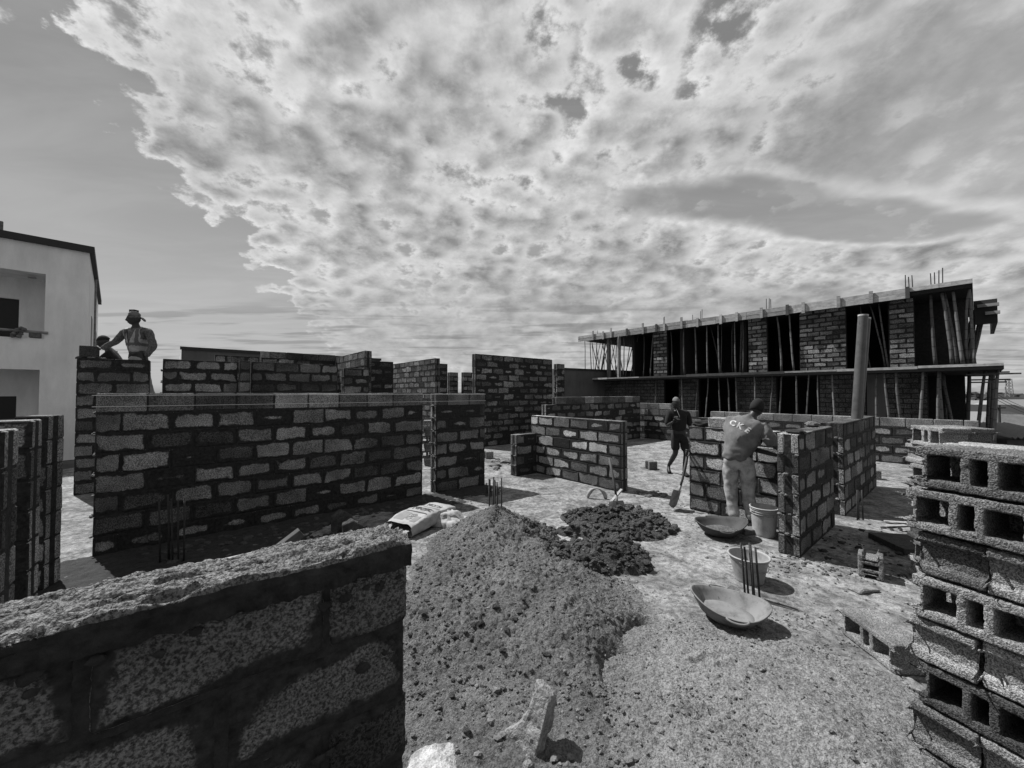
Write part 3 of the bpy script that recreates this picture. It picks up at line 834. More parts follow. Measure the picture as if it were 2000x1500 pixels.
def props(us, y, z0, z1, label, group, lean=.35, rad=.042):
    srt = sorted(us); named = len(us) > 1 and 'cluster' not in label
    for u in us:
        x = T_of(u) if u > 0 else -u
        lb_ = label if not named else label + ", " + ORD[sorted(range(len(us)), key=lambda i: us[i]).index(us.index(u))] + " from the left"
        l1, l2 = rr.uniform(-lean, lean), rr.uniform(-.12, .12)
        prop(W(x, y + rr.uniform(-.1, .1), z0), W(max(.08, x + l1) if z0 > 1 else x + l1, y + l2, z1), rad * rr.uniform(.85, 1.2), lb_, group)
g1 = "bamboo props on the upper floor of the unfinished building"
props((1318, 1341, 1364, 1388, 1410, 1441, 1448, 1455), .25, zf, zr - .34, "bamboo prop in the widest upper bay", g1, .15)
props((1400, 1404, 1449, 1332, 1424), -.5, zf, zr - .34, "crossed prop deep in the widest upper bay", g1, .9, .03)
props((1529, 1555), .2, zf, zr - .34, "bamboo prop in the narrow upper bay", g1, .2, .05)
props((1700, 1728, 1735), -.2, zf, zr - .34, "thin prop in the upper bay behind the pipes", g1, .7, .032)
props((1830,), .2, zf, zr - .34, "lone bamboo prop before the dark right room", g1, .1, .05)
props((1862, 1872, 1883, 1893, 1899, 1905), .2, zf, zr - .34, "bamboo prop in the cluster at the upper right corner", g1, .5, .055)
for k in range(8):
    x = rr.uniform(-.55, .6); prop(W(x, rr.uniform(-4.6, -2.6), zf), W(min(-.05, max(-.55, x + rr.uniform(-.5, .5))), rr.uniform(-4.6, -3.1), zr - .56), rr.uniform(.04, .07), "bamboo prop in the cluster at the upper right corner", g1)
props((1259, 1272), .1, zf, zr - .34, "curved bamboo prop before the leftmost dark room", g1, .5, .035)
for k in range(30):
    x = rr.uniform(Lb - 3.6, Lb - .1); y = rr.uniform(-1.6, .45)
    prop(W(x, y, zf), W(x + rr.uniform(-.9, .9), y + rr.uniform(-.2, .2), zr - .34), rr.uniform(.026, .038), "bamboo prop in the tangle on the open left balcony", g1)
g2 = "bamboo props under the upper floor slab of the unfinished building"
props((1290, 1345, 1366, 1385, 1418, 1432, 1450, 1482, 1508, 1528, 1562, 1578, 1607, 1640), .6, 0, zf - .17, "prop under the middle slab left of the pipes", g2, .25, .04)
props((1718, 1745, 1765, 1795, 1832), .6, 0, zf - .17, "prop under the middle slab right of the pipes", g2, .25, .05)
for k in range(9):
    x = rr.uniform(-.5, .9); y = rr.uniform(-3.0, .65); prop(W(x, y, 0), W(x + rr.uniform(-.4, .4), y + rr.uniform(-.2, .2), zf - .17), rr.uniform(.05, .08), "bamboo prop under the right corner of the middle slab", g2)
props((1155,), .4, 0, zf - .17, "short slanting bamboo prop under the slab's far left end", g2, .5)

def number_from_left(key, short):
    """give each prop of a cluster its place, counted along the picture"""
    os_ = [o for o in COL.objects if o.get('label') == key]
    def u_(o):
        c = o.location + Vector((0, 0, 1.2)); return c.x / c.y
    for k, o in enumerate(sorted(os_, key=u_)): o['label'] = short + ", " + ORD[k] + " from the left"
number_from_left("bamboo prop in the cluster at the upper right corner", "bamboo prop in the upper right corner cluster")
number_from_left("bamboo prop under the right corner of the middle slab", "bamboo prop under the middle slab's right corner")
number_from_left("bamboo prop in the tangle on the open left balcony", "bamboo prop in the open left balcony's tangle")
# ================================================================ HEAPS
def cone(x, y, cx, cy, rx, ry, h, a=0.0, p=1.3):
    ca, sa = math.cos(a), math.sin(a)
    u = ((x - cx) * ca + (y - cy) * sa) / rx; v = ((y - cy) * ca - (x - cx) * sa) / ry
    r = np.sqrt(u * u + v * v)
    return h * np.clip(1 - r, 0, None) ** p if p else h * np.clip(1 - r * r, 0, None)
def smax(*a, k=26.0):
    s = 0
    for q in a: s = s + np.exp(np.clip(q * k, -20, 60))
    return np.log(s / len(a)) / k
def heap_sand(x, y):
    wx = x + fbm(x * 2, y * 2, 3) * .12; wy = y + fbm(x * 2 + 9, y * 2, 3) * .12
    h = np.maximum(cone(wx, wy, -.19, 4.5, .85, .95, .46, p=1.15), cone(wx, wy, -.22, 4.2, .8, 1.2, .26, p=.9))
    h = np.maximum(h, cone(wx, wy, .10, 3.35, 1.05, 1.2, .25, R(15), p=1.15))
    h = np.maximum(h, cone(wx, wy, .38, 2.95, .80, .85, .25, p=1.1))
    h = np.maximum(h, cone(wx, wy, .40, 2.85, .85, 1.1, .06, p=.9))
    h = np.maximum(h, cone(wx, wy, -.1, 1.85, 1.25, 1.15, .045, p=.35))
    h = np.maximum(h, cone(wx, wy, -.45, 3.0, .75, .9, .14, p=1.0))
    h = np.maximum(h, cone(wx, wy, .25, 4.05, .55, .6, .22, p=.9))
    # bite cut by the shovel on the right flank
    h = h - .22 * np.exp(-(((x - .98) / .20) ** 2 + ((y - 2.72) / .17) ** 2) ** 1.5) - .12 * np.exp(-(((x - .66) / .10) ** 2 + ((y - 2.42) / .16) ** 2) ** 1.5)
    h = h - .10 * np.exp(-(((x + .50) / .22) ** 2 + ((y - 4.15) / .12) ** 2))* 0
    n = fbm(x * 3, y * 3, 4, .6) * .035 + fbm(x * 8, y * 8, 4, .62) * .038 + fbm(x * 20, y * 20, 4, .75) * .036
    return h + n * np.clip(h / .07, 0.35, 1) - .012
def heap_wet(x, y):
    wx = x + fbm(x * 3, y * 3, 3) * .12; wy = y + fbm(x * 3 + 5, y * 3, 3) * .12
    ring = np.exp(-((np.sqrt(((wx - .78) / .62) ** 2 + ((wy - 4.42) / .44) ** 2) - .72) / .26) ** 2) * .17
    ring = ring * (1 - .75 * np.exp(-(((x - .30) / .30) ** 2 + ((y - 4.72) / .32) ** 2)))
    b = np.maximum(cone(wx, wy, .95, 4.05, .52, .34, .24, p=.6), cone(wx, wy, .60, 4.1, .35, .25, .18, p=.6))
    h = np.maximum(ring, b)
    d = fbm(x * 5, y * 5, 4, .65); n = d * .07 + np.abs(fbm(x * 13, y * 13, 3, .6)) * .035 - .01 + fbm(x * 33, y * 33, 3, .6) * .012
    return h + n * np.clip(h / .06, 0, 1) - .015
def heap_wet2(x, y):
    wx = x + fbm(x * 3, y * 3, 3) * .12; wy = y + fbm(x * 3 + 5, y * 3, 3) * .12
    h = np.maximum(cone(wx, wy, 1.45, 5.15, .68, .55, .23, p=.55), cone(wx, wy, 1.1, 5.35, .42, .35, .16, p=.6))
    d = fbm(x * 5 + 7, y * 5, 4, .65); n = d * .06 + np.abs(fbm(x * 13, y * 13, 3, .6)) * .045 - .012 + fbm(x * 33, y * 33, 3, .6) * .012
    return h + n * np.clip(h / .06, 0, 1) - .015
def heap_pale(x, y):
    wx = x + fbm(x * 2, y * 2, 3) * .08; wy = y + fbm(x * 2 + 9, y * 2, 3) * .08
    h = np.maximum(cone(wx, wy, 1.42, 1.78, 1.08, 1.18, .27, R(-10), p=.95), cone(wx, wy, 1.35, 2.35, .92, .70, .13, p=1.0))
    h = np.maximum(h, cone(wx, wy, 1.15, 1.05, .9, .85, .16, p=1.0))
    # boot prints
    for (cx, cy, a) in ((.93, 1.98, -.5), (.72, 1.62, .3), (1.22, 2.42, .1)):
        ca, sa = math.cos(a), math.sin(a); u = (x - cx) * ca + (y - cy) * sa; v = (y - cy) * ca - (x - cx) * sa
        h = h - .035 * np.exp(-((u / .10) ** 2 + (v / .045) ** 2) ** 2) + .014 * np.exp(-((np.sqrt((u / .13) ** 2 + (v / .075) ** 2) - 1) / .25) ** 2)
    n = fbm(x * 5, y * 5, 4, .6) * .022 + fbm(x * 22, y * 22, 4, .75) * .024
    return h + n * np.clip(h / .05, .4, 1) - .012
def heap(name, fn, x0, x1, y0, y1, step, material, label):
    xs = np.arange(x0, x1, step); ys = np.arange(y0, y1, step); gx, gy = np.meshgrid(xs, ys)
    z = fn(gx, gy) + slab_z(gx, gy)
    me = grid_mesh(name, gx, gy, np.maximum(z, -.03), material)
    bm = bmesh.new(); bm.from_mesh(me)
    bmesh.ops.delete(bm, geom=[v for v in bm.verts if v.co.z <= -.0299], context='VERTS'); bm.to_mesh(me); bm.free(); me.shade_smooth()
    o = link(bpy.data.objects.new(name, me)); tag(o, label=label, cat='heap', kind='stuff'); return o
heap("sand_heap", heap_sand, -1.3, 1.5, .9, 5.5, .0095, 'sand', "large grey heap of building sand in the middle foreground")
heap("mortar_heap", heap_wet, .0, 1.7, 3.5, 5.1, .0125, 'wet', "dark ring of wet mortar mix beside the sand heap")
heap("mortar_heap", heap_wet2, .6, 2.3, 4.4, 5.9, .0125, 'wet', "second dark clumpy mortar heap where the shovel is stuck")
heap("pale_sand_heap", heap_pale, .35, 2.6, .75, 3.1, .0095, 'gravel', "pale low heap of sharp sand at the bottom right")
# cement powder lying in the ring
xs = np.arange(.1, 1.3, .02); ys = np.arange(4.3, 5.1, .02); gx, gy = np.meshgrid(xs, ys)
z = .055 * np.exp(-(((gx - .62) / .33) ** 2 + ((gy - 4.62) / .15 + (gx - .62) * 1.2) ** 2)) + fbm(gx * 12, gy * 12, 3) * .012 - .012 + np.maximum(heap_sand(gx, gy), 0) * .5
me = grid_mesh("cement_powder", gx, gy, z, 'cement'); o = link(bpy.data.objects.new("cement_powder", me)); tag(o, label="white cement powder spilled inside the mortar ring", kind='stuff', cat='powder')
# clods and stones
_lx = np.arange(-1.6, 3.0, .02); _ly = np.arange(.7, 6.3, .02); _gx, _gy = np.meshgrid(_lx, _ly)
LUT = {f: f(_gx, _gy) for f in (heap_sand, heap_wet, heap_wet2, heap_pale)}
def look(f, x, y):
    i, j = int(round((x + 1.6) / .02)), int(round((y - .7) / .02))
    return float(LUT[f][j, i]) if 0 <= i < len(_lx) and 0 <= j < len(_ly) else -.012
def ztop(x, y): return max(0.0, *[look(f, x, y) for f in LUT])
def scatter(name, n, fx, fy, smin, smax_, material, label, flt=None, rough=.5, flat=.75, pw=2.2):
    mb = MB(); k = 0; tries = 0
    while k < n and tries < n * 20:
        tries += 1
        x, y = fx(), fy()
        if flt and not flt(x, y): continue
        s = smin + (smax_ - smin) * random.random() ** pw
        lump(mb, (x, y, ztop(x, y) + s * flat * .35), (s * random.uniform(.8, 1.4), s * random.uniform(.8, 1.2), s * flat), random.random() * 300, rough); k += 1
    return mb.build(name, material, None, label=label, kind='stuff', cat='rubble')
sn = lambda x, y: look(heap_sand, x, y) > .015
w1 = lambda x, y: look(heap_wet, x, y) > .01
w2 = lambda x, y: look(heap_wet2, x, y) > .01
scatter("sand_clods", 2600, lambda: random.uniform(-1.0, 1.2), lambda: random.uniform(2.1, 5.3), .004, .017, 'sand', "clods of sand rolled over the large grey heap", sn, pw=3)
scatter("sand_spill", 1500, lambda: random.uniform(-1.1, 1.5), lambda: random.uniform(1.7, 5.4), .003, .010, 'sand', "loose sand grains spilled round the edge of the large grey heap", lambda x, y: -.0121 < look(heap_sand, x, y) < .02 and look(heap_sand, x - (x - .1) * .12, y - (y - 3.4) * .12) > 0, pw=2)
scatter("dark_clods", 240, lambda: random.gauss(-.35, .35), lambda: random.gauss(3.0, .55), .007, .030, 'wet', "dark damp clods on the sand heap's near left flank", lambda x, y: x > -.95 and y > 1.7, pw=3)
scatter("mortar_clods", 800, lambda: random.uniform(.1, 1.6), lambda: random.uniform(3.6, 5.0), .008, .040, 'wet', "lumps in the dark ring of wet mortar mix", w1, .6, pw=2.4)
scatter("mortar_clods", 800, lambda: random.uniform(.7, 2.2), lambda: random.uniform(4.5, 5.8), .008, .045, 'wet', "lumps in the second dark mortar heap", w2, .6, pw=2.4)
blocks_free = lambda x, y: not (1.25 < x < 1.9 and 2.6 < y < 3.2)
scatter("grit", 3200, lambda: random.uniform(-.9, 4.2), lambda: random.uniform(1.2, 6.5), .003, .011, 'stone', "small pale grit and chips strewn over the slab", blocks_free, pw=3)
scatter("pale_grit", 1400, lambda: random.uniform(.4, 2.5), lambda: random.uniform(1.2, 3.1), .003, .012, 'gravel', "coarse pale grains lying on and around the pale sand heap", lambda x, y: abs(look(heap_pale, x, y)) < .05 or random.random() < .3, pw=2.5)
scatter("near_chips", 420, lambda: random.uniform(-.5, .9), lambda: random.uniform(1.35, 2.3), .004, .022, 'stone', "chips and crumbs along the bottom edge by the upright shard", None, pw=3)
scatter("mortar_droppings", 260, lambda: 3.0 + random.gauss(0, .35), lambda: 4.05 + random.gauss(0, .2), .005, .022, 'stone', "mortar droppings at the foot of the grooved wall end", lambda x, y: (x - 3.04) * B.x + (y - 4.09) * B.y < -.01 or (x - 3.04) * A.x + (y - 4.09) * A.y < -.01, pw=2)
scatter("mortar_droppings", 50, lambda: 2.35 + random.gauss(0, .12), lambda: 6.6 + random.gauss(0, .09), .02, .05, 'stone', "small pile of mortar droppings behind the second shovel", None, pw=1)
scatter("far_rubble", 16, lambda: random.uniform(-.5, .0), lambda: random.uniform(8.7, 10.2), .04, .12, 'stone', "broken block pieces on the slab between the pier and the sunlit wall", None, rough=.7, flat=.6)
scatter("wall_rubble", 170, lambda: 0, lambda: 0, 0, 0, 'stone', "") if False else None
def rubble_line(name, n, p0, p1, spread, smin, smx, m, label):
    mb = MB()
    for k in range(n):
        t = random.random(); s = smin + (smx - smin) * random.random() ** 2.4
        x = p0[0] + (p1[0] - p0[0]) * t + random.gauss(0, spread); y = p0[1] + (p1[1] - p0[1]) * t + random.gauss(0, spread)
        lump(mb, (x, y, s * .3), (s * 1.3, s, s * .7), random.random() * 200, .6)
    mb.build(name, m, None, label=label, kind='stuff', cat='rubble')
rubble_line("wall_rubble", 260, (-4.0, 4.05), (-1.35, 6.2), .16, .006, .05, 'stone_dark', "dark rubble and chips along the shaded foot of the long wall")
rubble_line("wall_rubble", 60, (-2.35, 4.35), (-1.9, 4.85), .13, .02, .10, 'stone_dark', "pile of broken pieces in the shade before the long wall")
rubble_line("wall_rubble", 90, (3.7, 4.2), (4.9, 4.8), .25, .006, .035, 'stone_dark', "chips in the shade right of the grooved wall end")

def soil(x, y):  # soil strip whose dark tone also carries the wall-foot shade
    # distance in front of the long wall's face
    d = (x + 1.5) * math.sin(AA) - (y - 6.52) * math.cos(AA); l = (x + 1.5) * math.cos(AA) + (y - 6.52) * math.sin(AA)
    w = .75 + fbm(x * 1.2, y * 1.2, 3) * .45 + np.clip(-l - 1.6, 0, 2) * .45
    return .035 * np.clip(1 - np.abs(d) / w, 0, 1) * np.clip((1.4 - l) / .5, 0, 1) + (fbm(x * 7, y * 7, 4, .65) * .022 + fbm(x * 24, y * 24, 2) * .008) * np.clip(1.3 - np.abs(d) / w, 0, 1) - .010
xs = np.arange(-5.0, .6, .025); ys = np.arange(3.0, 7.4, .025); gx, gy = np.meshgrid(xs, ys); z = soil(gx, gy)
me = grid_mesh("shaded_soil", gx, gy, np.maximum(z, -.03), 'stone_dark'); bm = bmesh.new(); bm.from_mesh(me)
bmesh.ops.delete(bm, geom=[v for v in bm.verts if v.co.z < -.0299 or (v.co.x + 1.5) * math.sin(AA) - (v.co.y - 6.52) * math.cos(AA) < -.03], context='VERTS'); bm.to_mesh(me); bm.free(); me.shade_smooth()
tag(link(bpy.data.objects.new("shaded_soil", me)), label="dark soil along the foot of the long wall, darkened for its shade", cat='soil', kind='stuff')

# ================================================================ THINGS
def zt_(x, y): return ztop(x, y) + float(slab_z(np.array([x]), np.array([y]))[0])
# rebar bundles standing out of the slab
def rebar_bundle(x, y, z, hs, offs, label, lean=(0, 0), dips=.0):
    rt = empty("rebar_bundle", (x, y, 0), 0, label, "rebar", "starter bars standing out of the slab")
    for (dx_, dy_), h in zip(offs, hs):
        ln = Vector((lean[0] + random.uniform(-.02, .02), lean[1] + random.uniform(-.02, .02), 0))
        MB().tube([(dx_, dy_, -.03), (dx_ + ln.x * .5, dy_ + ln.y * .5, h * .5), (dx_ + ln.x, dy_ + ln.y, h)], .0085, 7).build("bar", 'rebar', rt, smooth=True)
    return rt
rebar_bundle(2.045, 3.32, 0, (.45, .42, .46, .44, .46), ((-.04, .02), (-.005, .03), (.03, .02), (.06, -.02), (.01, -.03)), "bundle of thin steel bars in front of the pale bucket", (-.03, 0))
rebar_bundle(-.20, 4.62, 0, (.72, .74, .71, .68, .73), ((-.07, .0), (-.035, .02), (.0, .0), (.035, .01), (.075, 0)), "bundle of thin steel bars rising behind the sand heap's peak", (0, 0))
rebar_bundle(-3.50, 3.98, 0, (.66, .70, .66, .64, .67, .62), ((-.11, .0), (-.03, .02), (.02, .0), (.07, .01), (.10, .04), (-.07, .05)), "bundle of thick steel bars in the shade before the long wall", (0, 0))
rebar_bundle(4.78, 5.30, 0, (.42, .40, .41), ((-.05, .0), (-.01, .02), (.03, .0)), "bundle of short steel bars at the foot of the grooved wall end right", (0, 0))
rebar_bundle(-.36, 6.75, 0, (.18, .22, .17, .2), ((-.07, .0), (-.02, .02), (.03, .0), (.07, 0.02)), "stubby bars seen low in front of the pier's right corner", (0, 0))

# head pans
def head_pan(label, x, y, z, rad, m, m_in, tiltx, tilty, rz, fill=None):
    rt = empty("head_pan", (x, y, z), 0, label, "pan", rot=(tiltx, tilty, rz))
    d = .155 * rad / .27
    def fn(p, a):  # spout-like pinch on the local +x side, wavy rim
        k = 1 + .16 * max(0, math.cos(a)) ** 6 * (p[2] / d) - .04 * math.sin(2 * a) + .012 * math.sin(5 * a + 1)
        return (p[0] * k, p[1] * (k - .08), p[2] + .02 * math.cos(2 * a) * (p[2] / d) ** 2)
    prof = [(.001, 0), (rad * .35, .004), (rad * .55, .02 * rad / .27), (rad * .75, d * .38), (rad * .92, d * .78), (rad, d), (rad * 1.035, d + .004), (rad * 1.04, d - .008), (rad * 1.0, d - .008),
            (rad * .93, d * .70), (rad * .76, d * .30), (rad * .55, .008), (rad * .3, -.006), (.001, -.006)]
    MB().lathe(prof, 48, fn=fn).build("bowl", m, rt, smooth=True)
    for s in (-1, 1):
        pts = [(rad * .30 * math.cos(t) , s * (rad * .90 + rad * .17 * math.sin(t)), d - .015 - .01 * math.sin(t)) for t in [math.pi * k / 8 for k in range(9)]]
        MB().tube(pts, .008, 7).build("handle", m, rt, smooth=True)
    if fill:
        MB().lathe([(.001, fill), (rad * .3, fill * .9), (rad * .55, fill * .6 + .012), (rad * .72, d * .34), (rad * .74, d * .28)], 32, fn=fn).build("mortar_residue", m_in, rt, smooth=True)
    return rt
head_pan("pale cement-crusted head pan in the sun, near the pale sand heap", 1.65, 3.0, .012, .245, 'pan_pale', 'pan_pale', R(2), R(4), R(-12), .035)
head_pan("dark head pan filled with wet mortar by the man's feet", 2.56, 4.76, .012, .26, 'pan', 'sand', R(3), R(-4), R(-8), .07)
# buckets
def bucket(label, x, y, r0, r1, h, m, ribs, rz=0, rim_w=.01):
    rt = empty("bucket", (x, y, float(slab_z(np.array([x]), np.array([y]))[0]) + .001), rz, label, "bucket")
    prof = [(.001, .004), (r0 * .96, .004), (r0, 0), (r0 + .003, .006)]
    for k in range(1, 9): prof.append((r0 + (r1 - r0) * k / 10, h * k / 10))
    if ribs:
        for q in (.76, .84, .92):
            rr_ = r0 + (r1 - r0) * q; prof += [(rr_, h * (q + .0)), (rr_ + .009, h * (q + .012)), (rr_ + .009, h * (q + .022)), (rr_, h * (q + .034))]
    prof += [(r1 - .002, h - .012), (r1 + rim_w, h - .010), (r1 + rim_w, h), (r1 - .004, h + .001), (r1 - .006, h - .02), (r0 - .004, .012), (.001, .012)]
    MB().lathe(prof, 48).build("pail", m, rt, smooth=True)
    pts = [(r1 * 1.06 * math.cos(t), -.01 - r1 * .55 * math.sin(t) * 1.0 - r1 * .3 * math.sin(t), h - .03 - .08 * math.sin(t)) for t in [math.pi * k / 14 for k in range(15)]]
    MB().tube(pts, .0028, 6).build("handle", 'iron', rt)
    return rt
bucket("tall white plastic pail standing at the grooved wall end", 3.10, 4.76, .118, .145, .345, 'white_plastic', True, R(200))
bk = bucket("pale flared bucket behind the bundle of steel bars", 2.21, 3.62, .115, .165, .235, 'pale_plastic', False, R(30), .012)
MB().lathe([(.001, .09), (.08, .088), (.128, .085)], 32).build("water", 'pan', bk, smooth=True)

# shovels
def shovel(label, foot, top, blade_dir, grip=True, m='handle'):
    foot, top = Vector(foot), Vector(top); d = (top - foot).normalized()
    rt = empty("shovel", foot, 0, label, "shovel"); q = d.to_track_quat('Z', 'Y')
    L = (top - foot).length
    side = Vector(blade_dir).normalized(); side = (side - d * side.dot(d)).normalized(); nrm = d.cross(side)
    f = Matrix((side, nrm, d)).transposed()
    bw_, bl = .115, .27
    vs = []; fs = []; nu, nv = 9, 10
    for layer in (0, 1):
        for j in range(nv):
            t = j / (nv - 1)
            wdt = bw_ * (1 if t > .28 else math.sqrt(max(0.0, 1 - ((.28 - t) / .28) ** 2)) * .85 + .15) * (1 - .1 * (t > .9))
            for i in range(nu):
                s_ = -1 + 2 * i / (nu - 1)
                vs.append(f @ Vector((s_ * wdt, (s_ * s_) * .028 + .02 * (1 - t) + layer * .003, t * bl)))
    for layer in (0, 1):
        for j in range(nv - 1):
            for i in range(nu - 1):
                a0 = layer * nu * nv + j * nu + i; q4 = (a0, a0 + 1, a0 + nu + 1, a0 + nu); fs.append(q4 if layer else q4[::-1])
    MB().add(vs, fs).build("blade", 'iron', rt, smooth=True)
    MB().tube([d * (bl - .06), d * (bl + .08)], [.014, .02], 10).build("socket", 'iron', rt, smooth=True)
    bend = nrm * -.012
    MB().tube([d * (bl + .02), d * (L * .5) + bend, d * (L - .09)], .0165, 10).build("shaft", m, rt, smooth=True)
    if grip:
        b0 = d * (L - .10)
        MB().tube([b0, b0 + d * .03 + side * .045, b0 + d * .09 + side * .052], .011, 8).tube([b0, b0 + d * .03 - side * .045, b0 + d * .09 - side * .052], .011, 8).tube([b0 + d * .092 + side * .062, b0 + d * .092 - side * .062], .014, 8).build("grip", m, rt, smooth=True)
    return rt
Yv = 5.82
shovel("D-handled shovel leaning on the half built wall's left end", (2.42, 5.74, .03), (2.655, 5.80, .885), (.8, .6, 0))
shovel("shovel stuck upright in the second mortar heap", (1.46, 5.2, .02), (1.385, 5.55, .90), (1, .2, 0), grip=False)
# board and stones near the stuck shovel
MB().box(-.02, .02, -.19, .19, -.012, .012).build("offcut", 'plank', None, label="short timber offcut crossing behind the stuck shovel", cat='timber').matrix_world = Matrix.Translation((1.62, 6.05, .12)) @ Matrix.Rotation(R(-50), 4, 'Z') @ Matrix.Rotation(R(28), 4, 'X')
pts = [(1.40 + .10 * math.cos(t) * 1.4, 6.35 + .02 * t, .17 * math.sin(t)) for t in [math.pi * k / 10 for k in range(11)]]
MB().tube(pts, [.022 + .012 * math.sin(k) for k in range(11)], 8).build("sack_scrap", 'paper', None, smooth=True, label="arched scrap of pale sacking on the ground at the sunlit wall's right foot", cat='scrap')

# loose blocks -------------------------------------------------
def hollow_mesh(name, L=.37, Hh=.2, T_=.178, seed=0, near=False):
    """local x = length, y = height of the block as cast (through which the voids run), z = thickness"""
    wb = .030; inner = L - 2 * wb
    c2 = .044; c1 = (inner - c2 - 2 * .030) / 2
    xs_ = [-L / 2, -L / 2 + wb, -L / 2 + wb + c1, -L / 2 + wb + c1 + .030, -L / 2 + wb + c1 + .030 + c2, -L / 2 + wb + c1 + .06 + c2, L / 2 - wb, L / 2]
    zs_ = [-T_ / 2, -T_ / 2 + .036, T_ / 2 - .036, T_ / 2]
    bm = bmesh.new()
    vv = {}
    def V_(x, y, z):
        k = (round(x, 5), round(y, 5), round(z, 5))
        if k not in vv: vv[k] = bm.verts.new(k)
        return vv[k]
    def F_(*p):
        try: bm.faces.new([V_(*q) for q in p])
        except ValueError: pass
    voids = {(1, 1), (3, 1), (5, 1)}
    for i in range(7):
        for j in range(3):
            x0, x1, z0, z1 = xs_[i], xs_[i + 1], zs_[j], zs_[j + 1]
            if (i, j) in voids:
                F_((x0, -Hh / 2, z0), (x0, -Hh / 2, z1), (x0, Hh / 2, z1), (x0, Hh / 2, z0)); F_((x1, -Hh / 2, z0), (x1, Hh / 2, z0), (x1, Hh / 2, z1), (x1, -Hh / 2, z1))
                F_((x0, -Hh / 2, z0), (x0, Hh / 2, z0), (x1, Hh / 2, z0), (x1, -Hh / 2, z0)); F_((x0, -Hh / 2, z1), (x1, -Hh / 2, z1), (x1, Hh / 2, z1), (x0, Hh / 2, z1))
            else:
                F_((x0, -Hh / 2, z0), (x1, -Hh / 2, z0), (x1, -Hh / 2, z1), (x0, -Hh / 2, z1)); F_((x0, Hh / 2, z0), (x0, Hh / 2, z1), (x1, Hh / 2, z1), (x1, Hh / 2, z0))
            if j == 0: F_((x0, -Hh / 2, z0), (x0, Hh / 2, z0), (x1, Hh / 2, z0), (x1, -Hh / 2, z0))
            if j == 2: F_((x0, -Hh / 2, z1), (x1, -Hh / 2, z1), (x1, Hh / 2, z1), (x0, Hh / 2, z1))
    for s in (-1, 1):
        x_ = s * L / 2; xi = s * (L / 2 - .034)
        for j in (0, 2):
            F_((x_, -Hh / 2, zs_[j]), (x_, Hh / 2, zs_[j]), (x_, Hh / 2, zs_[j + 1]), (x_, -Hh / 2, zs_[j + 1]))
        z0, z1 = zs_[1], zs_[2]; zi0, zi1 = z0 + .012, z1 - .012
        F_((x_, -Hh / 2, z0), (x_, Hh / 2, z0), (xi, Hh / 2, zi0), (xi, -Hh / 2, zi0)); F_((xi, -Hh / 2, zi0), (xi, Hh / 2, zi0), (xi, Hh / 2, zi1), (xi, -Hh / 2, zi1))
        F_((xi, -Hh / 2, zi1), (xi, Hh / 2, zi1), (x_, Hh / 2, z1), (x_, -Hh / 2, z1))
    # groove ends: reshape the bed faces at both ends so the notch is open
    for f in list(bm.faces):
        c = f.calc_center_median()
        if abs(abs(c.y) - Hh / 2) < 1e-4 and abs(c.x) > L / 2 - wb and abs(c.z) < T_ / 2 - .036:
            s = 1 if c.x > 0 else -1; y_ = c.y; bm.faces.remove(f)
            x_ = s * L / 2; xi = s * (L / 2 - .034); xw = s * (L / 2 - wb); z0, z1 = zs_[1], zs_[2]
            F_((xw, y_, z0), (x_, y_, z0), (xi, y_, z0 + .012), (xi, y_, z1 - .012), (x_, y_, z1), (xw, y_, z1))
    bmesh.ops.recalc_face_normals(bm, faces=bm.faces)
    bmesh.ops.bevel(bm, geom=[e for e in bm.edges if e.is_manifold and e.calc_face_angle(0) > .5], offset=.007, segments=2, affect='EDGES', profile=.6)
    if near:
        bmesh.ops.triangulate(bm, faces=[f for f in bm.faces if len(f.verts) > 4])
        for _ in range(6):
            es = [e for e in bm.edges if e.calc_length() > .013]
            if not es: break
            bmesh.ops.subdivide_edges(bm, edges=es, cuts=1, use_grid_fill=True)
            bmesh.ops.triangulate(bm, faces=[f for f in bm.faces if len(f.verts) > 4])
        bm.normal_update(); nr = {v: v.normal.copy() for v in bm.verts}
        for v in bm.verts:
            p = v.co * 34 + Vector((seed * 7, 0, 0)); q = v.co * 95 + Vector((0, seed * 5, 0))
            v.co += nr[v] * (.0042 * mnoise.noise(p) + .0032 * mnoise.noise(q)) + mnoise.noise_vector(v.co * 9 + Vector((seed, 0, 0))) * .003
    me = bpy.data.meshes.new(name); bm.to_mesh(me); bm.free(); me.materials.append(M['hollow'])
    if near: me.shade_smooth()
    else: jitter(me, .003, 9, seed)
    return me
HB = [hollow_mesh("hollow_block", seed=s, near=True) for s in range(3)]
HBL = hollow_mesh('hollow_block', L=.42, seed=7, near=True)
HBs = hollow_mesh("hollow_block", L=.2, seed=4, near=True)
SB = block_mesh('loose_block', 'hollow', 44, .43, .2, .18)
HF = hollow_mesh("hollow_block", seed=9)
def loose(me, mw, label, group=None, cat="block", name="hollow_block"):
    o = bpy.data.objects.new(name, me); link(o); o.matrix_world = mw; tag(o, label=label, cat=cat, group=group); o['smear'] = 0.0; return o
Sd = Vector((.371, -.928, 0)).normalized(); Sn = Vector((-.928, -.371, 0)).normalized()      # along the stack's front, and out of it
ords = ("top", "second", "third", "fourth", "fifth", "sixth", "seventh", "eighth", "bottom")
P0 = Vector((1.785, 1.75, 0))          # far left foot of the front face
ph = .1895; nrow = 8
def frame(xa, ya, za): return Matrix((xa, ya, za)).transposed().to_4x4()
sr = random.Random(12)
FZ = Vector((0, 0, 1))
kinds = ['V', 'V', 'E', 'V', 'E', 'V', 'E', 'V'] 
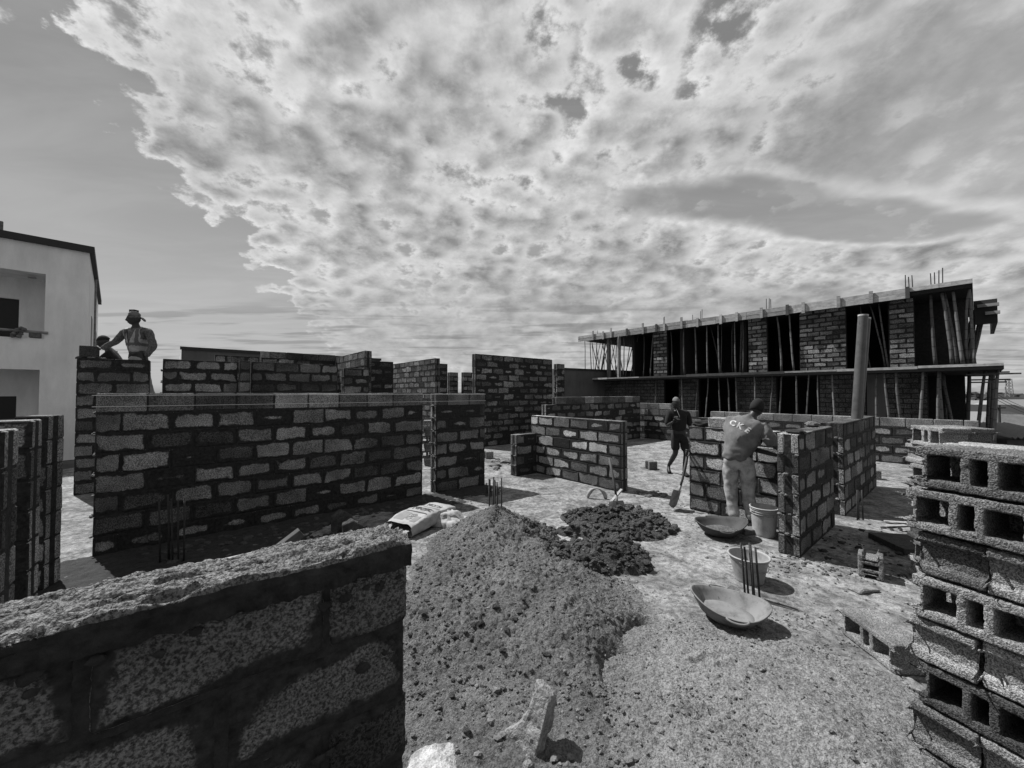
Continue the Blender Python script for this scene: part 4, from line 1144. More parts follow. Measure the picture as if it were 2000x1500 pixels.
for r in range(nrow):
    z = (nrow - 1 - r + .5) * ph + .004
    off = {0: .035, 1: .0, 2: .03, 3: .015, 4: .0, 5: .02, 6: .0, 7: .03}[r]
    if kinds[r] == 'V':      # block lying on its face, voids towards the camera
        for k in range(2):
            c = P0 + Sd * (off + .186 + k * .385) - Sn * (.10 + sr.uniform(-.008, .008)); c.z = z
            mw = Matrix.Translation(c) @ Matrix.Rotation(sr.uniform(-.02, .02), 4, 'Z') @ frame(Sd, -Sn, FZ)
            loose(HB[(r + k) % 3], mw, "hollow block, voids showing, %s layer of the right edge stack, %s" % (ords[r], "left one" if k == 0 else "right one"), "blocks in the stack at the right edge")
        for k in range(2):
            c = P0 + Sd * (off + .22 + k * .45) - Sn * .305; c.z = z
            loose(SB, Matrix.Translation(c) @ frame(Sd, -Sn, FZ), "rear block, %s layer of the right edge stack, %s" % (ords[r], ("left one", "right one")[k]), "blocks in the stack at the right edge", name="loose_block")
    else:                    # blocks end-on: the grooved end faces the camera
        for k in range(4):
            c = P0 + Sd * (off + .10 + k * (.204 + (.012 if r == 4 else 0))) - Sn * (.188 + sr.uniform(-.01, .012)); c.z = z
            mw = Matrix.Translation(c) @ Matrix.Rotation(sr.uniform(-.025, .025), 4, 'Z') @ frame(-Sn, -Sd, FZ)
            loose(HB[(r + k) % 3], mw, "grooved block end, %s layer of the right edge stack, %s from left" % (ords[r], ("first", "second", "third", "fourth")[k]), "blocks in the stack at the right edge")
# second stack just behind it
for r in range(8):
    z = (7 - r + .5) * .18 + .004
    e = r % 2
    for k in range(2):
        if e:
            c = Vector((3.78, 3.42, z)) + Vector((.21, .0, 0)) + Vector((.09 * 0, .2 * k, 0)); mw = Matrix.Translation(c) @ Matrix.Rotation(R(-14) + sr.uniform(-.05, .05), 4, 'Z')
        else:
            c = Vector((3.85 + .21 * k, 3.47, z)); mw = Matrix.Translation(c) @ Matrix.Rotation(R(76) + sr.uniform(-.05, .05), 4, 'Z')
        loose(HB[(r + k) % 3], mw, "block, %s layer of the stack behind the right edge stack, %s" % (ords[r], "nearer one" if k == 0 else "farther one"), "blocks in the stack behind the right edge stack")
# third one: pale column of hollow blocks seen through the doorway gap beside the long wall
for r in range(6):
    c = Vector((-2.02, 9.35, .15 + r * .19)); mw = Matrix.Translation(c) @ Matrix.Rotation(R(20) + sr.uniform(-.04, .04), 4, 'Z')
    if r % 2 == 0: mw = mw @ Matrix.Rotation(R(90), 4, 'Z')
    c2 = mw.copy(); mw.translation.z = .093 + r * .18
    loose(HF, mw, "hollow block, %s layer of the column seen right of the long wall" % ords[5 - r], "blocks seen through the gap")
# single blocks
def rz(a): return Matrix.Rotation(a, 4, 'Z')
loose(HBL, Matrix.Translation((2.485, 2.62, .092)) @ rz(R(-94)) , "hollow block lying on its side with three voids, at the pale sand heap's edge")
loose(HBs, Matrix.Translation((3.44, 3.72, .105)) @ rz(R(137)) @ Matrix.Rotation(R(90), 4, 'Y'), "half block with a hollow centre near the shadow's front edge, by the right stack", name="half_block")
hb = [block_mesh("half_block", 'block', 31, .2, .2, .18), block_mesh("loose_block", 'block', 32, .44, .18, .14), block_mesh("loose_block", 'block', 33, .44, .2, .2)]
loose(hb[0], Matrix.Translation((3.19, 8.85, .094)) @ rz(R(12)), "small half block in the sun left of the walking man's feet", name="half_block")
loose(hb[0], Matrix.Translation((7.35, 7.85, .095)) @ rz(R(-30)), "half block in the deep shade right of the wall with the grooved end", name="half_block")
loose(hb[0], Matrix.Translation((-.62, 10.3, .095)) @ rz(R(20)), "pale half block by the right edge of the pale topped pier", name="half_block")
loose(hb[1], Matrix.Translation((3.08, 5.52, 1.32)) @ rz(DIR_B), "loose block lying flat on the half built wall behind the bending man", name="loose_block")
loose(hb[2], Matrix.Translation((-7.42, 6.73, 2.465)) @ rz(DIR_A) @ Matrix.Scale(.5, 4, (1, 0, 0)), "block being set on top of the tall pier at left", name="loose_block")
mb = MB(); 
for k in range(30): lump(mb, (-7.38 + A.x * random.uniform(-.16, .16), 6.76 + A.y * random.uniform(-.16, .16), 2.362 ), (.03, .03, .016), random.random() * 99)
mb.build("mortar_bed", 'dry_mortar', None, label="bed of mortar under the block on the tall left pier", cat='mortar', kind='stuff')
# timber and rubble in the shade before the long wall
def plank(label, c, rz_, L, w, t, m, tilt=0.0, roll=0.0, name="board", cat="board"):
    o = MB().box(-L / 2, L / 2, -w / 2, w / 2, -t / 2, t / 2).mesh(name, m); bevel_mesh(o, .004); jitter(o, .004, 4, L)
    ob = link(bpy.data.objects.new(name, o)); ob.matrix_world = Matrix.Translation(c) @ rz(rz_) @ Matrix.Rotation(tilt, 4, 'Y') @ Matrix.Rotation(roll, 4, 'X'); tag(ob, label=label, cat=cat); return ob
x, y = P2(-.317, 1.19, -.37, .215); plank("pale sliver of board lying on the far edge of the mortar capped wall", (x, y, 1.282), DIR_A, .17, .035, .012, 'paper', name="pale_board")
# broken block pieces
def shard(label, pts, depth, mw, m='stone', sub=3, amp=.012, name="broken_block"):
    n = len(pts); mb = MB(); mb.add([(x, -depth / 2, z) for x, z in pts] + [(x, depth / 2, z) for x, z in pts], [tuple(range(n)), tuple(range(2 * n - 1, n - 1, -1))] + [(k, k + n, (k + 1) % n + n, (k + 1) % n) for k in range(n)])
    me = mb.mesh(name, m); bm = bmesh.new(); bm.from_mesh(me)
    bmesh.ops.recalc_face_normals(bm, faces=bm.faces)
    bmesh.ops.bevel(bm, geom=list(bm.edges), offset=.008, segments=1, affect='EDGES')
    bmesh.ops.triangulate(bm, faces=bm.faces)
    for _ in range(sub): 
        bmesh.ops.subdivide_edges(bm, edges=[e for e in bm.edges if e.calc_length() > .016], cuts=1); bmesh.ops.triangulate(bm, faces=[f for f in bm.faces if len(f.verts) > 3])
    bm.normal_update(); nr = {v: v.normal.copy() for v in bm.verts}
    for v in bm.verts: v.co += nr[v] * (amp * mnoise.noise(v.co * 16) + amp * .4 * mnoise.noise(v.co * 60))
    bm.to_mesh(me); bm.free()
    o = link(bpy.data.objects.new(name, me)); o.matrix_world = mw; tag(o, label=label, cat='rubble'); return o
shard("jagged pale block shard standing upright near the bottom edge", [(-.085, 0), (.10, 0), (.115, .13), (.125, .27), (.03, .31), (.015, .20), (-.01, .12), (-.09, .045)], .075,
      Matrix.Translation((.045, 1.93, -.005)) @ rz(R(-38)) @ Matrix.Rotation(R(-24), 4, 'X'), 'pale_stone')
shard("bright broken lump of concrete cut by the bottom edge", [(-.16, 0), (.12, 0), (.09, .05), (.0, .085), (-.10, .06)], .16, Matrix.Translation((-.35, 1.80, 0)) @ rz(R(20)), 'pale_stone')
shard("small stone leaning at the shard's foot", [(-.03, 0), (.04, 0), (.03, .05), (-.01, .06)], .04, Matrix.Translation((.07, 1.80, 0)) @ rz(R(50)), sub=2)
shard("small pale stone in front of the shard", [(-.02, 0), (.03, 0), (.02, .03), (-.01, .025)], .04, Matrix.Translation((.14, 1.76, 0)) @ rz(R(-20)), sub=2)
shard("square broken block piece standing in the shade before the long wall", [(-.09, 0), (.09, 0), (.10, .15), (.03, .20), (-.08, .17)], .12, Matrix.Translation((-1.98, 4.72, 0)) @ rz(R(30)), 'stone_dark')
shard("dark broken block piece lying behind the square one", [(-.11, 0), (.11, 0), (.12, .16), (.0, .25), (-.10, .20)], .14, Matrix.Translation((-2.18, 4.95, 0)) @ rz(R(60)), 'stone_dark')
ob = plank("short timber post end leaning in the shade before the long wall", (-2.42, 4.08, .13), R(40), .42, .10, .09, 'plank_dark', tilt=R(-32), name="timber_offcut", cat="timber")
plank("pale flat slab of concrete lying in the shade, right of the dark bars", (-1.95, 3.62, .03), R(35), .9, .12, .05, 'stone', name="concrete_strip", cat="slab")
plank("short block sole beside the man's shoes", (2.97, 4.82, .035), R(8), .27, .14, .06, 'stone', name="block_sole", cat="block")
# things on the sunlit patch at right, and the trench slabs
shard("small pale stone slab in the sun before the shadow at right", [(-.12, 0), (.12, 0), (.10, .03), (-.08, .035)], .12, Matrix.Translation((3.12, 3.45, 0)) @ rz(R(10)), sub=2)
for k, (x, y, a, L) in enumerate(((5.0, 5.05, 10, .35), (5.15, 5.15, -25, .3), (5.3, 5.0, 35, .4), (5.45, 5.1, -10, .32), (5.1, 4.95, 60, .22))):
    plank("thin %s scrap of wood on the sunlit patch right of the walls" % ("first", "second", "third", "fourth", "fifth")[k] if False else "pale torn scrap on the sunlit patch right of the grooved walls", (x, y, .02 + .012 * k), R(a), L, .06, .008, 'paper', tilt=R(random.uniform(-4, 4)), name="scrap", cat="scrap")['label'] = "pale torn scrap on the sunlit patch right of the grooved walls, " + ORD[k] + " laid"
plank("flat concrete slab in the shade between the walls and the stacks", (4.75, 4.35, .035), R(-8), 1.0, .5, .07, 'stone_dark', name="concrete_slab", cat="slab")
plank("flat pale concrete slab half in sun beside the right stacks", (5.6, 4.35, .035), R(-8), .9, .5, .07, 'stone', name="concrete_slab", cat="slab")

# two leaning pipes
prs = [((7.02 - .98, 6.9), (6.55, 6.9, 3.02)), ((6.22, 7.0), (6.72, 7.0, 2.98))]
def pipe(x0, y0, x1, y1, z1, label, r=.08):
    n = 24; rt = empty("plastic_pipe", (x0, y0, 0), 0, label, "pipe")
    d = Vector((x1 - x0, y1 - y0, z1)); 
    o = MB().tube([(0, 0, .0), d * .5, d], r, n, caps=False).tube([d, d * .5, (0, 0, 0)], r * .92, n, caps=False).build("pipe_body", 'pvc', rt, smooth=True)
    vs = []; q = d.to_track_quat('Z', 'Y')
    mb = MB()
    for k in range(n):
        a = 2 * math.pi * k / n; e = q @ Vector((math.cos(a), math.sin(a), 0)); vs += [d + e * r * 1.03 + d.normalized() * .004, d + e * r * .9 + d.normalized() * .004, d + e * r * 1.03 - d.normalized() * .02]
    mb.add(vs, [(3 * k, 3 * ((k + 1) % n), 3 * ((k + 1) % n) + 1, 3 * k + 1) for k in range(n)] + [(3 * k, 3 * k + 2, 3 * ((k + 1) % n) + 2, 3 * ((k + 1) % n)) for k in range(n)])
    mb.build("pipe_rim", 'letters', rt)
pipe(5.66, 6.45, 5.925, 6.45, 3.06, "thick grey plastic pipe leaning before the unfinished building, front one", .068)
pipe(5.83, 6.62, 6.11, 6.60, 3.04, "thick grey plastic pipe leaning before the unfinished building, shaded rear one", .064)
# cloth bundle on the half built wall
def blobby(name, m, c, s, seed, label, cat, amp=.35, sub=4, rot=0.0):
    bm = bmesh.new(); bmesh.ops.create_icosphere(bm, subdivisions=sub, radius=1)
    for v in bm.verts:
        p = v.co.copy(); k = 1 + amp * mnoise.noise(p * 1.7 + Vector((seed, 0, 0))) + amp * .6 * abs(mnoise.noise(p * 4 + Vector((0, seed, 0))))
        v.co = Vector((p.x * s[0] * k, p.y * s[1] * k, p.z * s[2] * k))
    me = bpy.data.meshes.new(name); bm.to_mesh(me); bm.free(); me.materials.append(M[m]); me.shade_smooth()
    o = link(bpy.data.objects.new(name, me)); o.location = c; o.rotation_euler = (0, 0, rot); tag(o, label=label, cat=cat); return o
blobby("cloth_bundle", 'dark_cloth', (2.86, 5.78, 1.285), (.16, .09, .045), 3, "dark crumpled cloth bundle on the left end of the half built wall", "cloth", rot=DIR_B)
blobby("mortar_pat", 'dry_mortar', (3.95, 5.06, 1.335), (.10, .07, .035), 8, "pat of pale mortar on the wall beyond the grooved end", "mortar", rot=DIR_A)
blobby("mortar_pat", 'mortar', (3.13, 4.26, 1.322), (.10, .085, .02), 5, "dark fresh mortar spread on top of the grooved wall end", "mortar", rot=DIR_A)
# rubble under the far pier etc: dark slabs at the mid wall
# cement sack -------------------------------------------------
def sack():
    c0, c1 = Vector((-1.40, 4.72, 0)), Vector((-.98, 5.50, 0)); ax = (c1 - c0).normalized(); sd = Vector((ax.y, -ax.x, 0))
    rt = empty("cement_sack", c0, math.atan2(ax.y, ax.x), "torn printed cement sack lying open on the slab by the mortar capped wall", "sack")
    nx, nr_ = 46, 44; L = .92
    vs = []
    for i in range(nx):
        t = i / (nx - 1)
        w = .235 * (1 - .12 * t); h = .075 + .025 * math.sin(t * 3)
        for k in range(nr_):
            a = 2 * math.pi * k / nr_
            cx_, cz_ = math.cos(a), math.sin(a)
            y = w * math.copysign(abs(cx_) ** .45, cx_); z = h * math.copysign(abs(cz_) ** .55, cz_)
            n = mnoise.noise(Vector((t * 5, a * .8, 2))) * .022 + mnoise.noise(Vector((t * 14, math.cos(a) * 3, math.sin(a) * 3))) * .010
            xx = t * L + (mnoise.noise(Vector((math.cos(a) * 2, math.sin(a) * 2, 5))) * .05 if i < 3 else 0)
            vs.append((xx, y + n, max(.004, z + h + .01 + n * (1 if z > 0 else .2))))
    fs = [(i * nr_ + k, i * nr_ + (k + 1) % nr_, (i + 1) * nr_ + (k + 1) % nr_, (i + 1) * nr_ + k) for i in range(nx - 1) for k in range(nr_)]
    fs.append(tuple((nx - 1) * nr_ + k for k in range(nr_)))
    body = MB().add(vs, fs).build("sack_body", 'paper', rt, smooth=True)
    # torn flaps at the mouth
    for (y0, y1, ln, dz_) in ((-.19, -.08, .20, .06), (-.05, .06, .26, .01), (.09, .19, .16, .10)):
        gx, gy = np.meshgrid(np.linspace(0, 1, 14), np.linspace(0, 1, 10))
        X_ = .01 - gx * ln; Y_ = y0 + (y1 - y0) * gy + fbm(gx * 3, gy * 3) * .02 - gx * .02; Z_ = .03 + dz_ * (1 - gx) + fbm(gx * 3 + y0 * 9, gy * 3) * .035
        Y_ = Y_ * (1 - .3 * gx)
        me = grid_mesh("torn_flap", X_, Y_, np.maximum(Z_, .012), 'paper'); link(bpy.data.objects.new("torn_flap", me), rt)
    bvh = BVHTree.FromPolygons([v.co for v in body.data.vertices], [tuple(p.vertices) for p in body.data.polygons])
    def drape(me, dx_, dy_, rot, name, m):
        q = Matrix.Rotation(rot, 3, 'Z')
        for v in me.vertices:
            p = q @ v.co; p = Vector((p.x + dx_, p.y + dy_, 1.0)); hit = bvh.ray_cast(p, Vector((0, 0, -1)))
            v.co = (hit[0] + Vector((0, 0, .0022))) if hit[0] else Vector((p.x, p.y, .1))
        me.materials.clear(); me.materials.append(M[m]); link(bpy.data.objects.new(name, me), rt)
    def panel(x0, x1, y0, y1, name, m):
        mb = MB(); n = 14; vs = [(x0 + (x1 - x0) * i / n, y0 + (y1 - y0) * j / n, 0) for j in range(n + 1) for i in range(n + 1)]
        mb.add(vs, [(j * (n + 1) + i, j * (n + 1) + i + 1, (j + 1) * (n + 1) + i + 1, (j + 1) * (n + 1) + i) for j in range(n) for i in range(n)]); drape(mb.mesh(name, m), 0, 0, 0, name, m)
    panel(.10, .30, .02, .17, "printed_panel", 'ink_mid'); panel(.33, .355, -.17, .17, "printed_band", 'ink'); panel(.47, .485, -.17, .17, "printed_band", 'ink'); panel(.56, .61, -.17, .17, "printed_band", 'ink_mid')
    panel(.10, .24, -.17, -.09, "printed_panel", 'ink_mid')
    drape(text_mesh("NICEL", .115, True), .455, .0, R(-90), "printed_letters", 'ink')
    drape(text_mesh("MOFM", .085, True), .70, .0, R(-90), "printed_letters", 'ink')
    for (cx_, cy_) in ((.25, -.05), (.17, -.03)):
        mb = MB()
        for r0, r1 in ((.034, .040), (.018, .022)):
            n = 20; b0 = len(mb.v); mb.add([(math.cos(2 * math.pi * k / n) * r_, math.sin(2 * math.pi * k / n) * r_, 0) for r_ in (r0, r1) for k in range(n)], [(k, (k + 1) % n, n + (k + 1) % n, n + k) for k in range(n)])
        drape(mb.mesh("printed_seal", 'ink'), cx_, cy_, 0, "printed_seal", 'ink')
    return rt
def text_mesh(s, size, res=True):
    cu = bpy.data.curves.new("txt", 'FONT'); cu.body = s; cu.size = size; cu.align_x = 'CENTER'; cu.align_y = 'CENTER'; cu.offset = size * .035
    cu.resolution_u = 2
    o = bpy.data.objects.new("txt", cu); COL.objects.link(o); dg = bpy.context.evaluated_depsgraph_get(); me = bpy.data.meshes.new_from_object(o.evaluated_get(dg))
    bpy.data.objects.remove(o)
    bm = bmesh.new(); bm.from_mesh(me); bmesh.ops.triangulate(bm, faces=bm.faces)
    for _ in range(3):
        bmesh.ops.subdivide_edges(bm, edges=[e for e in bm.edges if e.calc_length() > size * .16], cuts=1); bmesh.ops.triangulate(bm, faces=[f for f in bm.faces if len(f.verts) > 3])
    bm.to_mesh(me); bm.free(); return me
sack()
# second crumpled sack, folded
gx, gy = np.meshgrid(np.linspace(-1, 1, 60), np.linspace(-1, 1, 50))
z = .02 + .13 * np.clip(1 - (gx * .9) ** 2, 0, 1) * np.clip(1 - gy ** 2, 0, 1) ** .4 + np.abs(fbm(gx * 1.1, gy * 1.3 + 4, 2, .5)) * .12 - .06 * np.exp(-((gx + .05) ** 2 + (gy + .1) ** 2) / .12)
X_ = gx * (.34 + .05 * fbm(gy * 2, gx * 0, 2)) + fbm(gx * 2, gy * 2) * .04; Y_ = gy * .21 + fbm(gx * 2 + 8, gy * 2) * .05
ed = (np.abs(gx) > .97) | (np.abs(gy) > .97)
me = grid_mesh("crumpled_sack", X_, Y_, np.where(ed, .008, np.maximum(z, .01)), 'paper')
o = link(bpy.data.objects.new("crumpled_sack", me)); o.location = (-.93, 5.22, 0); o.rotation_euler = (0, 0, R(-22)); tag(o, label="crumpled empty sack folded up right of the printed one", cat="sack")
for k, (x, y, a) in enumerate(((-1.62, 4.55, 20), (-1.75, 4.75, -15))):
    gx, gy = np.meshgrid(np.linspace(-1, 1, 20), np.linspace(-1, 1, 12))
    me = grid_mesh("paper_scrap", gx * .2 + fbm(gx, gy) * .05, gy * .08 + fbm(gx + 5, gy) * .05, .012 + np.abs(fbm(gx * 2 + k, gy * 2)) * .06, 'paper')
    o = link(bpy.data.objects.new("paper_scrap", me)); o.location = (x, y, 0); o.rotation_euler = (0, 0, R(a)); tag(o, label=("torn paper strip left of the printed sack's mouth", "torn paper strip farthest left of the printed sack")[k], cat="paper")

# ================================================================ PEOPLE
def skin(chains, subdiv=2):
    """chains: list of lists of (point, radius or (rx, ry)); the first point of a later chain may be (i, j) = joint j of chain i. Returns a mesh."""
    vs, es, rad, idx = [], [], [], []
    for ch in chains:
        ids = []
        for q in ch:
            if len(q) == 2 and isinstance(q[0], int): ids.append(idx[q[0]][q[1]]); continue
            vs.append(q[0]); r = q[1]; rad.append(r if isinstance(r, tuple) else (r, r)); ids.append(len(vs) - 1)
        idx.append(ids); es += [(ids[k], ids[k + 1]) for k in range(len(ids) - 1)]
    me = bpy.data.meshes.new("skin"); me.from_pydata([tuple(v) for v in vs], es, [])
    o = bpy.data.objects.new("skin", me); COL.objects.link(o)
    o.modifiers.new("s", 'SKIN'); sv = me.skin_vertices[0].data
    for k, r in enumerate(rad): sv[k].radius = r; sv[k].use_root = (k == 0)
    m = o.modifiers.new("u", 'SUBSURF'); m.levels = subdiv; m.render_levels = subdiv
    dg = bpy.context.evaluated_depsgraph_get(); out = bpy.data.meshes.new_from_object(o.evaluated_get(dg))
    bpy.data.objects.remove(o); return out
def finish(me, name, m, parent, fold=0.0, fs=9.0, seed=0, cut=None):
    if fold:
        me.update(); nr = [v.normal.copy() for v in me.vertices]
        for v, n in zip(me.vertices, nr):
            p = v.co; k = abs(mnoise.noise(Vector((p.x * fs, p.y * fs, p.z * fs * .7 + seed)))) * 1.6 - .4 + mnoise.noise(Vector((p.x * fs * 2.5, p.y * fs * 2.5 + seed, p.z * fs * 2.5))) * .5
            v.co = p + n * fold * k
    me.materials.clear(); me.materials.append(M[m]); me.shade_smooth(); me.update()
    return link(bpy.data.objects.new(name, me), parent)
def join_meshes(name, mats_meshes):
    bm = bmesh.new()
    for me, mw in mats_meshes:
        t = me.copy(); t.transform(mw); bm.from_mesh(t); bpy.data.meshes.remove(t)
    out = bpy.data.meshes.new(name); bm.to_mesh(out); bm.free(); return out
def head_mesh(fwd, up, c, s=1.0, jaw=0.0):
    """a head with brow, nose, mouth, chin and ears, about .235 m tall; local -y is the face"""
    bm = bmesh.new(); bmesh.ops.create_uvsphere(bm, u_segments=28, v_segments=22, radius=1)
    for v in bm.verts:
        x, y, z = v.co; w = .076 * (1 - .16 * max(0, -z) ** 1.5); dp = .098
        y2 = y * dp; z2 = z * .118
        if y > .1 and z < -.2: y2 *= 1 - .35 * (-z - .2)
        v.co = Vector((x * w, y2, z2))
        f = max(0, -y)
        g = lambda a, b, sx, sz: math.exp(-((x * w - a) / sx) ** 2 - ((z2 - b) / sz) ** 2) * f
        v.co.y -= .026 * g(0, -.018, .013, .020) + .008 * g(0, .022, .045, .010) + .012 * g(0, -.060, .024, .010) + .010 * g(0, -.092, .026, .016)
        v.co.y += .012 * (g(.031, .004, .014, .011) + g(-.031, .004, .014, .011)) + .004 * g(0, -.050, .02, .003)
    me = bpy.data.meshes.new("h"); bm.to_mesh(me); bm.free()
    parts = [(me, Matrix())]
    for sgn in (-1, 1):
        b2 = bmesh.new(); bmesh.ops.create_uvsphere(b2, u_segments=10, v_segments=8, radius=1); m2 = bpy.data.meshes.new("e"); b2.to_mesh(m2); b2.free()
        parts.append((m2, Matrix.Translation((sgn * .071, .010, -.008)) @ Matrix.Rotation(R(20) * sgn, 4, 'Z') @ Matrix.Diagonal((.009, .020, .031, 1))))
    h = join_meshes("h2", parts)
    y_ = -Vector(fwd).normalized(); z_ = Vector(up).normalized(); z_ = (z_ - y_ * z_.dot(y_)).normalized(); x_ = y_.cross(z_)
    mw = Matrix.Translation(c) @ Matrix((x_, y_, z_)).transposed().to_4x4() @ Matrix.Diagonal((s, s, s, 1))
    h.transform(mw); return h, mw
def hand_chains(wrist, d, n, curl=.4, s=1.0):
    """palm and five fingers as separate skinned chains; d = pointing direction, n = palm normal"""
    d = Vector(d).normalized(); n = Vector(n); n = (n - d * n.dot(d)).normalized(); sd = d.cross(n)
    w = Vector(wrist); out = []
    palm = [[(w, .024 * s), (w + d * .045 * s, (.036 * s, .018 * s)), (w + d * .085 * s, (.040 * s, .016 * s))]]
    out.append(palm)
    for k, (o_, L) in enumerate(((-.030, .075), (-.010, .085), (.010, .080), (.030, .062))):
        b0 = w + d * .075 * s + sd * o_ * s; p = [(b0, .010 * s)]; q = b0; dd = d.copy()
        for j in range(3):
            dd = (dd + n * curl * (.6 + .2 * j)).normalized(); q = q + dd * L * s / 2.6; p.append((q, (.0095 - .001 * j) * s))
        out.append([p])
    b0 = w + d * .025 * s - sd * .022 * s; t1 = b0 + (d * .6 - sd * .8) .normalized() * .035 * s; t2 = t1 + (d * .85 + n * .3 - sd * .3).normalized() * .03 * s
    out.append([[(b0, .012 * s), (t1, .011 * s), (t2, .009 * s)]])
    return out
def figure(root, J, headf, headup, hands, body_m='skin', s=1.0, hs=1.0):
    """J: dict of joints; builds one continuous body"""
    torso = [(J['pelvis'], (.13 * s, .10 * s)), (J['waist'], (.115 * s, .09 * s)), (J['chest'], (.14 * s, .105 * s)), (J['neck0'], (.07 * s, .065 * s)), (J['neck1'], .052 * s), (J['headc'], .06 * s)]
    ch = [torso]
    for sd in 'LR':
        ch.append([(0, 0), (J['hip' + sd], .085 * s), ((J['hip' + sd] + J['knee' + sd]) / 2, .078 * s), (J['knee' + sd], .056 * s), (J['knee' + sd] * .55 + J['ankle' + sd] * .45, .054 * s), (J['ankle' + sd], .036 * s), (J['toe' + sd] * .5 + J['ankle' + sd] * .5 - Vector((0, 0, .03)), .035 * s), (J['toe' + sd], .03 * s)])
        ch.append([(0, 2), (J['sh' + sd], .056 * s), ((J['sh' + sd] + J['el' + sd]) / 2, .046 * s), (J['el' + sd], .038 * s), ((J['el' + sd] + J['wr' + sd]) / 2, .036 * s), (J['wr' + sd], .025 * s)])
    body = skin(ch); h, mw = head_mesh(headf, headup, J['headc'], hs)
    ms = [(body, Matrix()), (h, Matrix())]
    for sd in 'LR':
        d, n, cu = hands[sd]
        for c in hand_chains(J['wr' + sd], d, n, cu): ms.append((skin(c, 1), Matrix()))
    o = finish(join_meshes("body", ms), "body", body_m, root)
    return o, mw
V3 = Vector
def shoe(root, ank, toe, m='trainers'):
    a, t = Vector(ank), Vector(toe); d = (t - a); d.z = 0; d.normalize(); g = min(a.z, t.z) - .045
    base = Vector((a.x, a.y, 0)); z0 = t.z - .035
    me = skin([[(base - d * .05 + Vector((0, 0, z0 + .045)), (.042, .045)), (base + d * .02 + Vector((0, 0, z0 + .05)), (.045, .05)), (base + d * .11 + Vector((0, 0, z0 + .035)), (.05, .036)), (base + d * .19 + Vector((0, 0, z0 + .028)), (.045, .027))]])
    me2 = me
    for v in me2.vertices: v.co.z = max(v.co.z, z0 + .002)
    return finish(me2, "shoe", m, root, .003, 25)

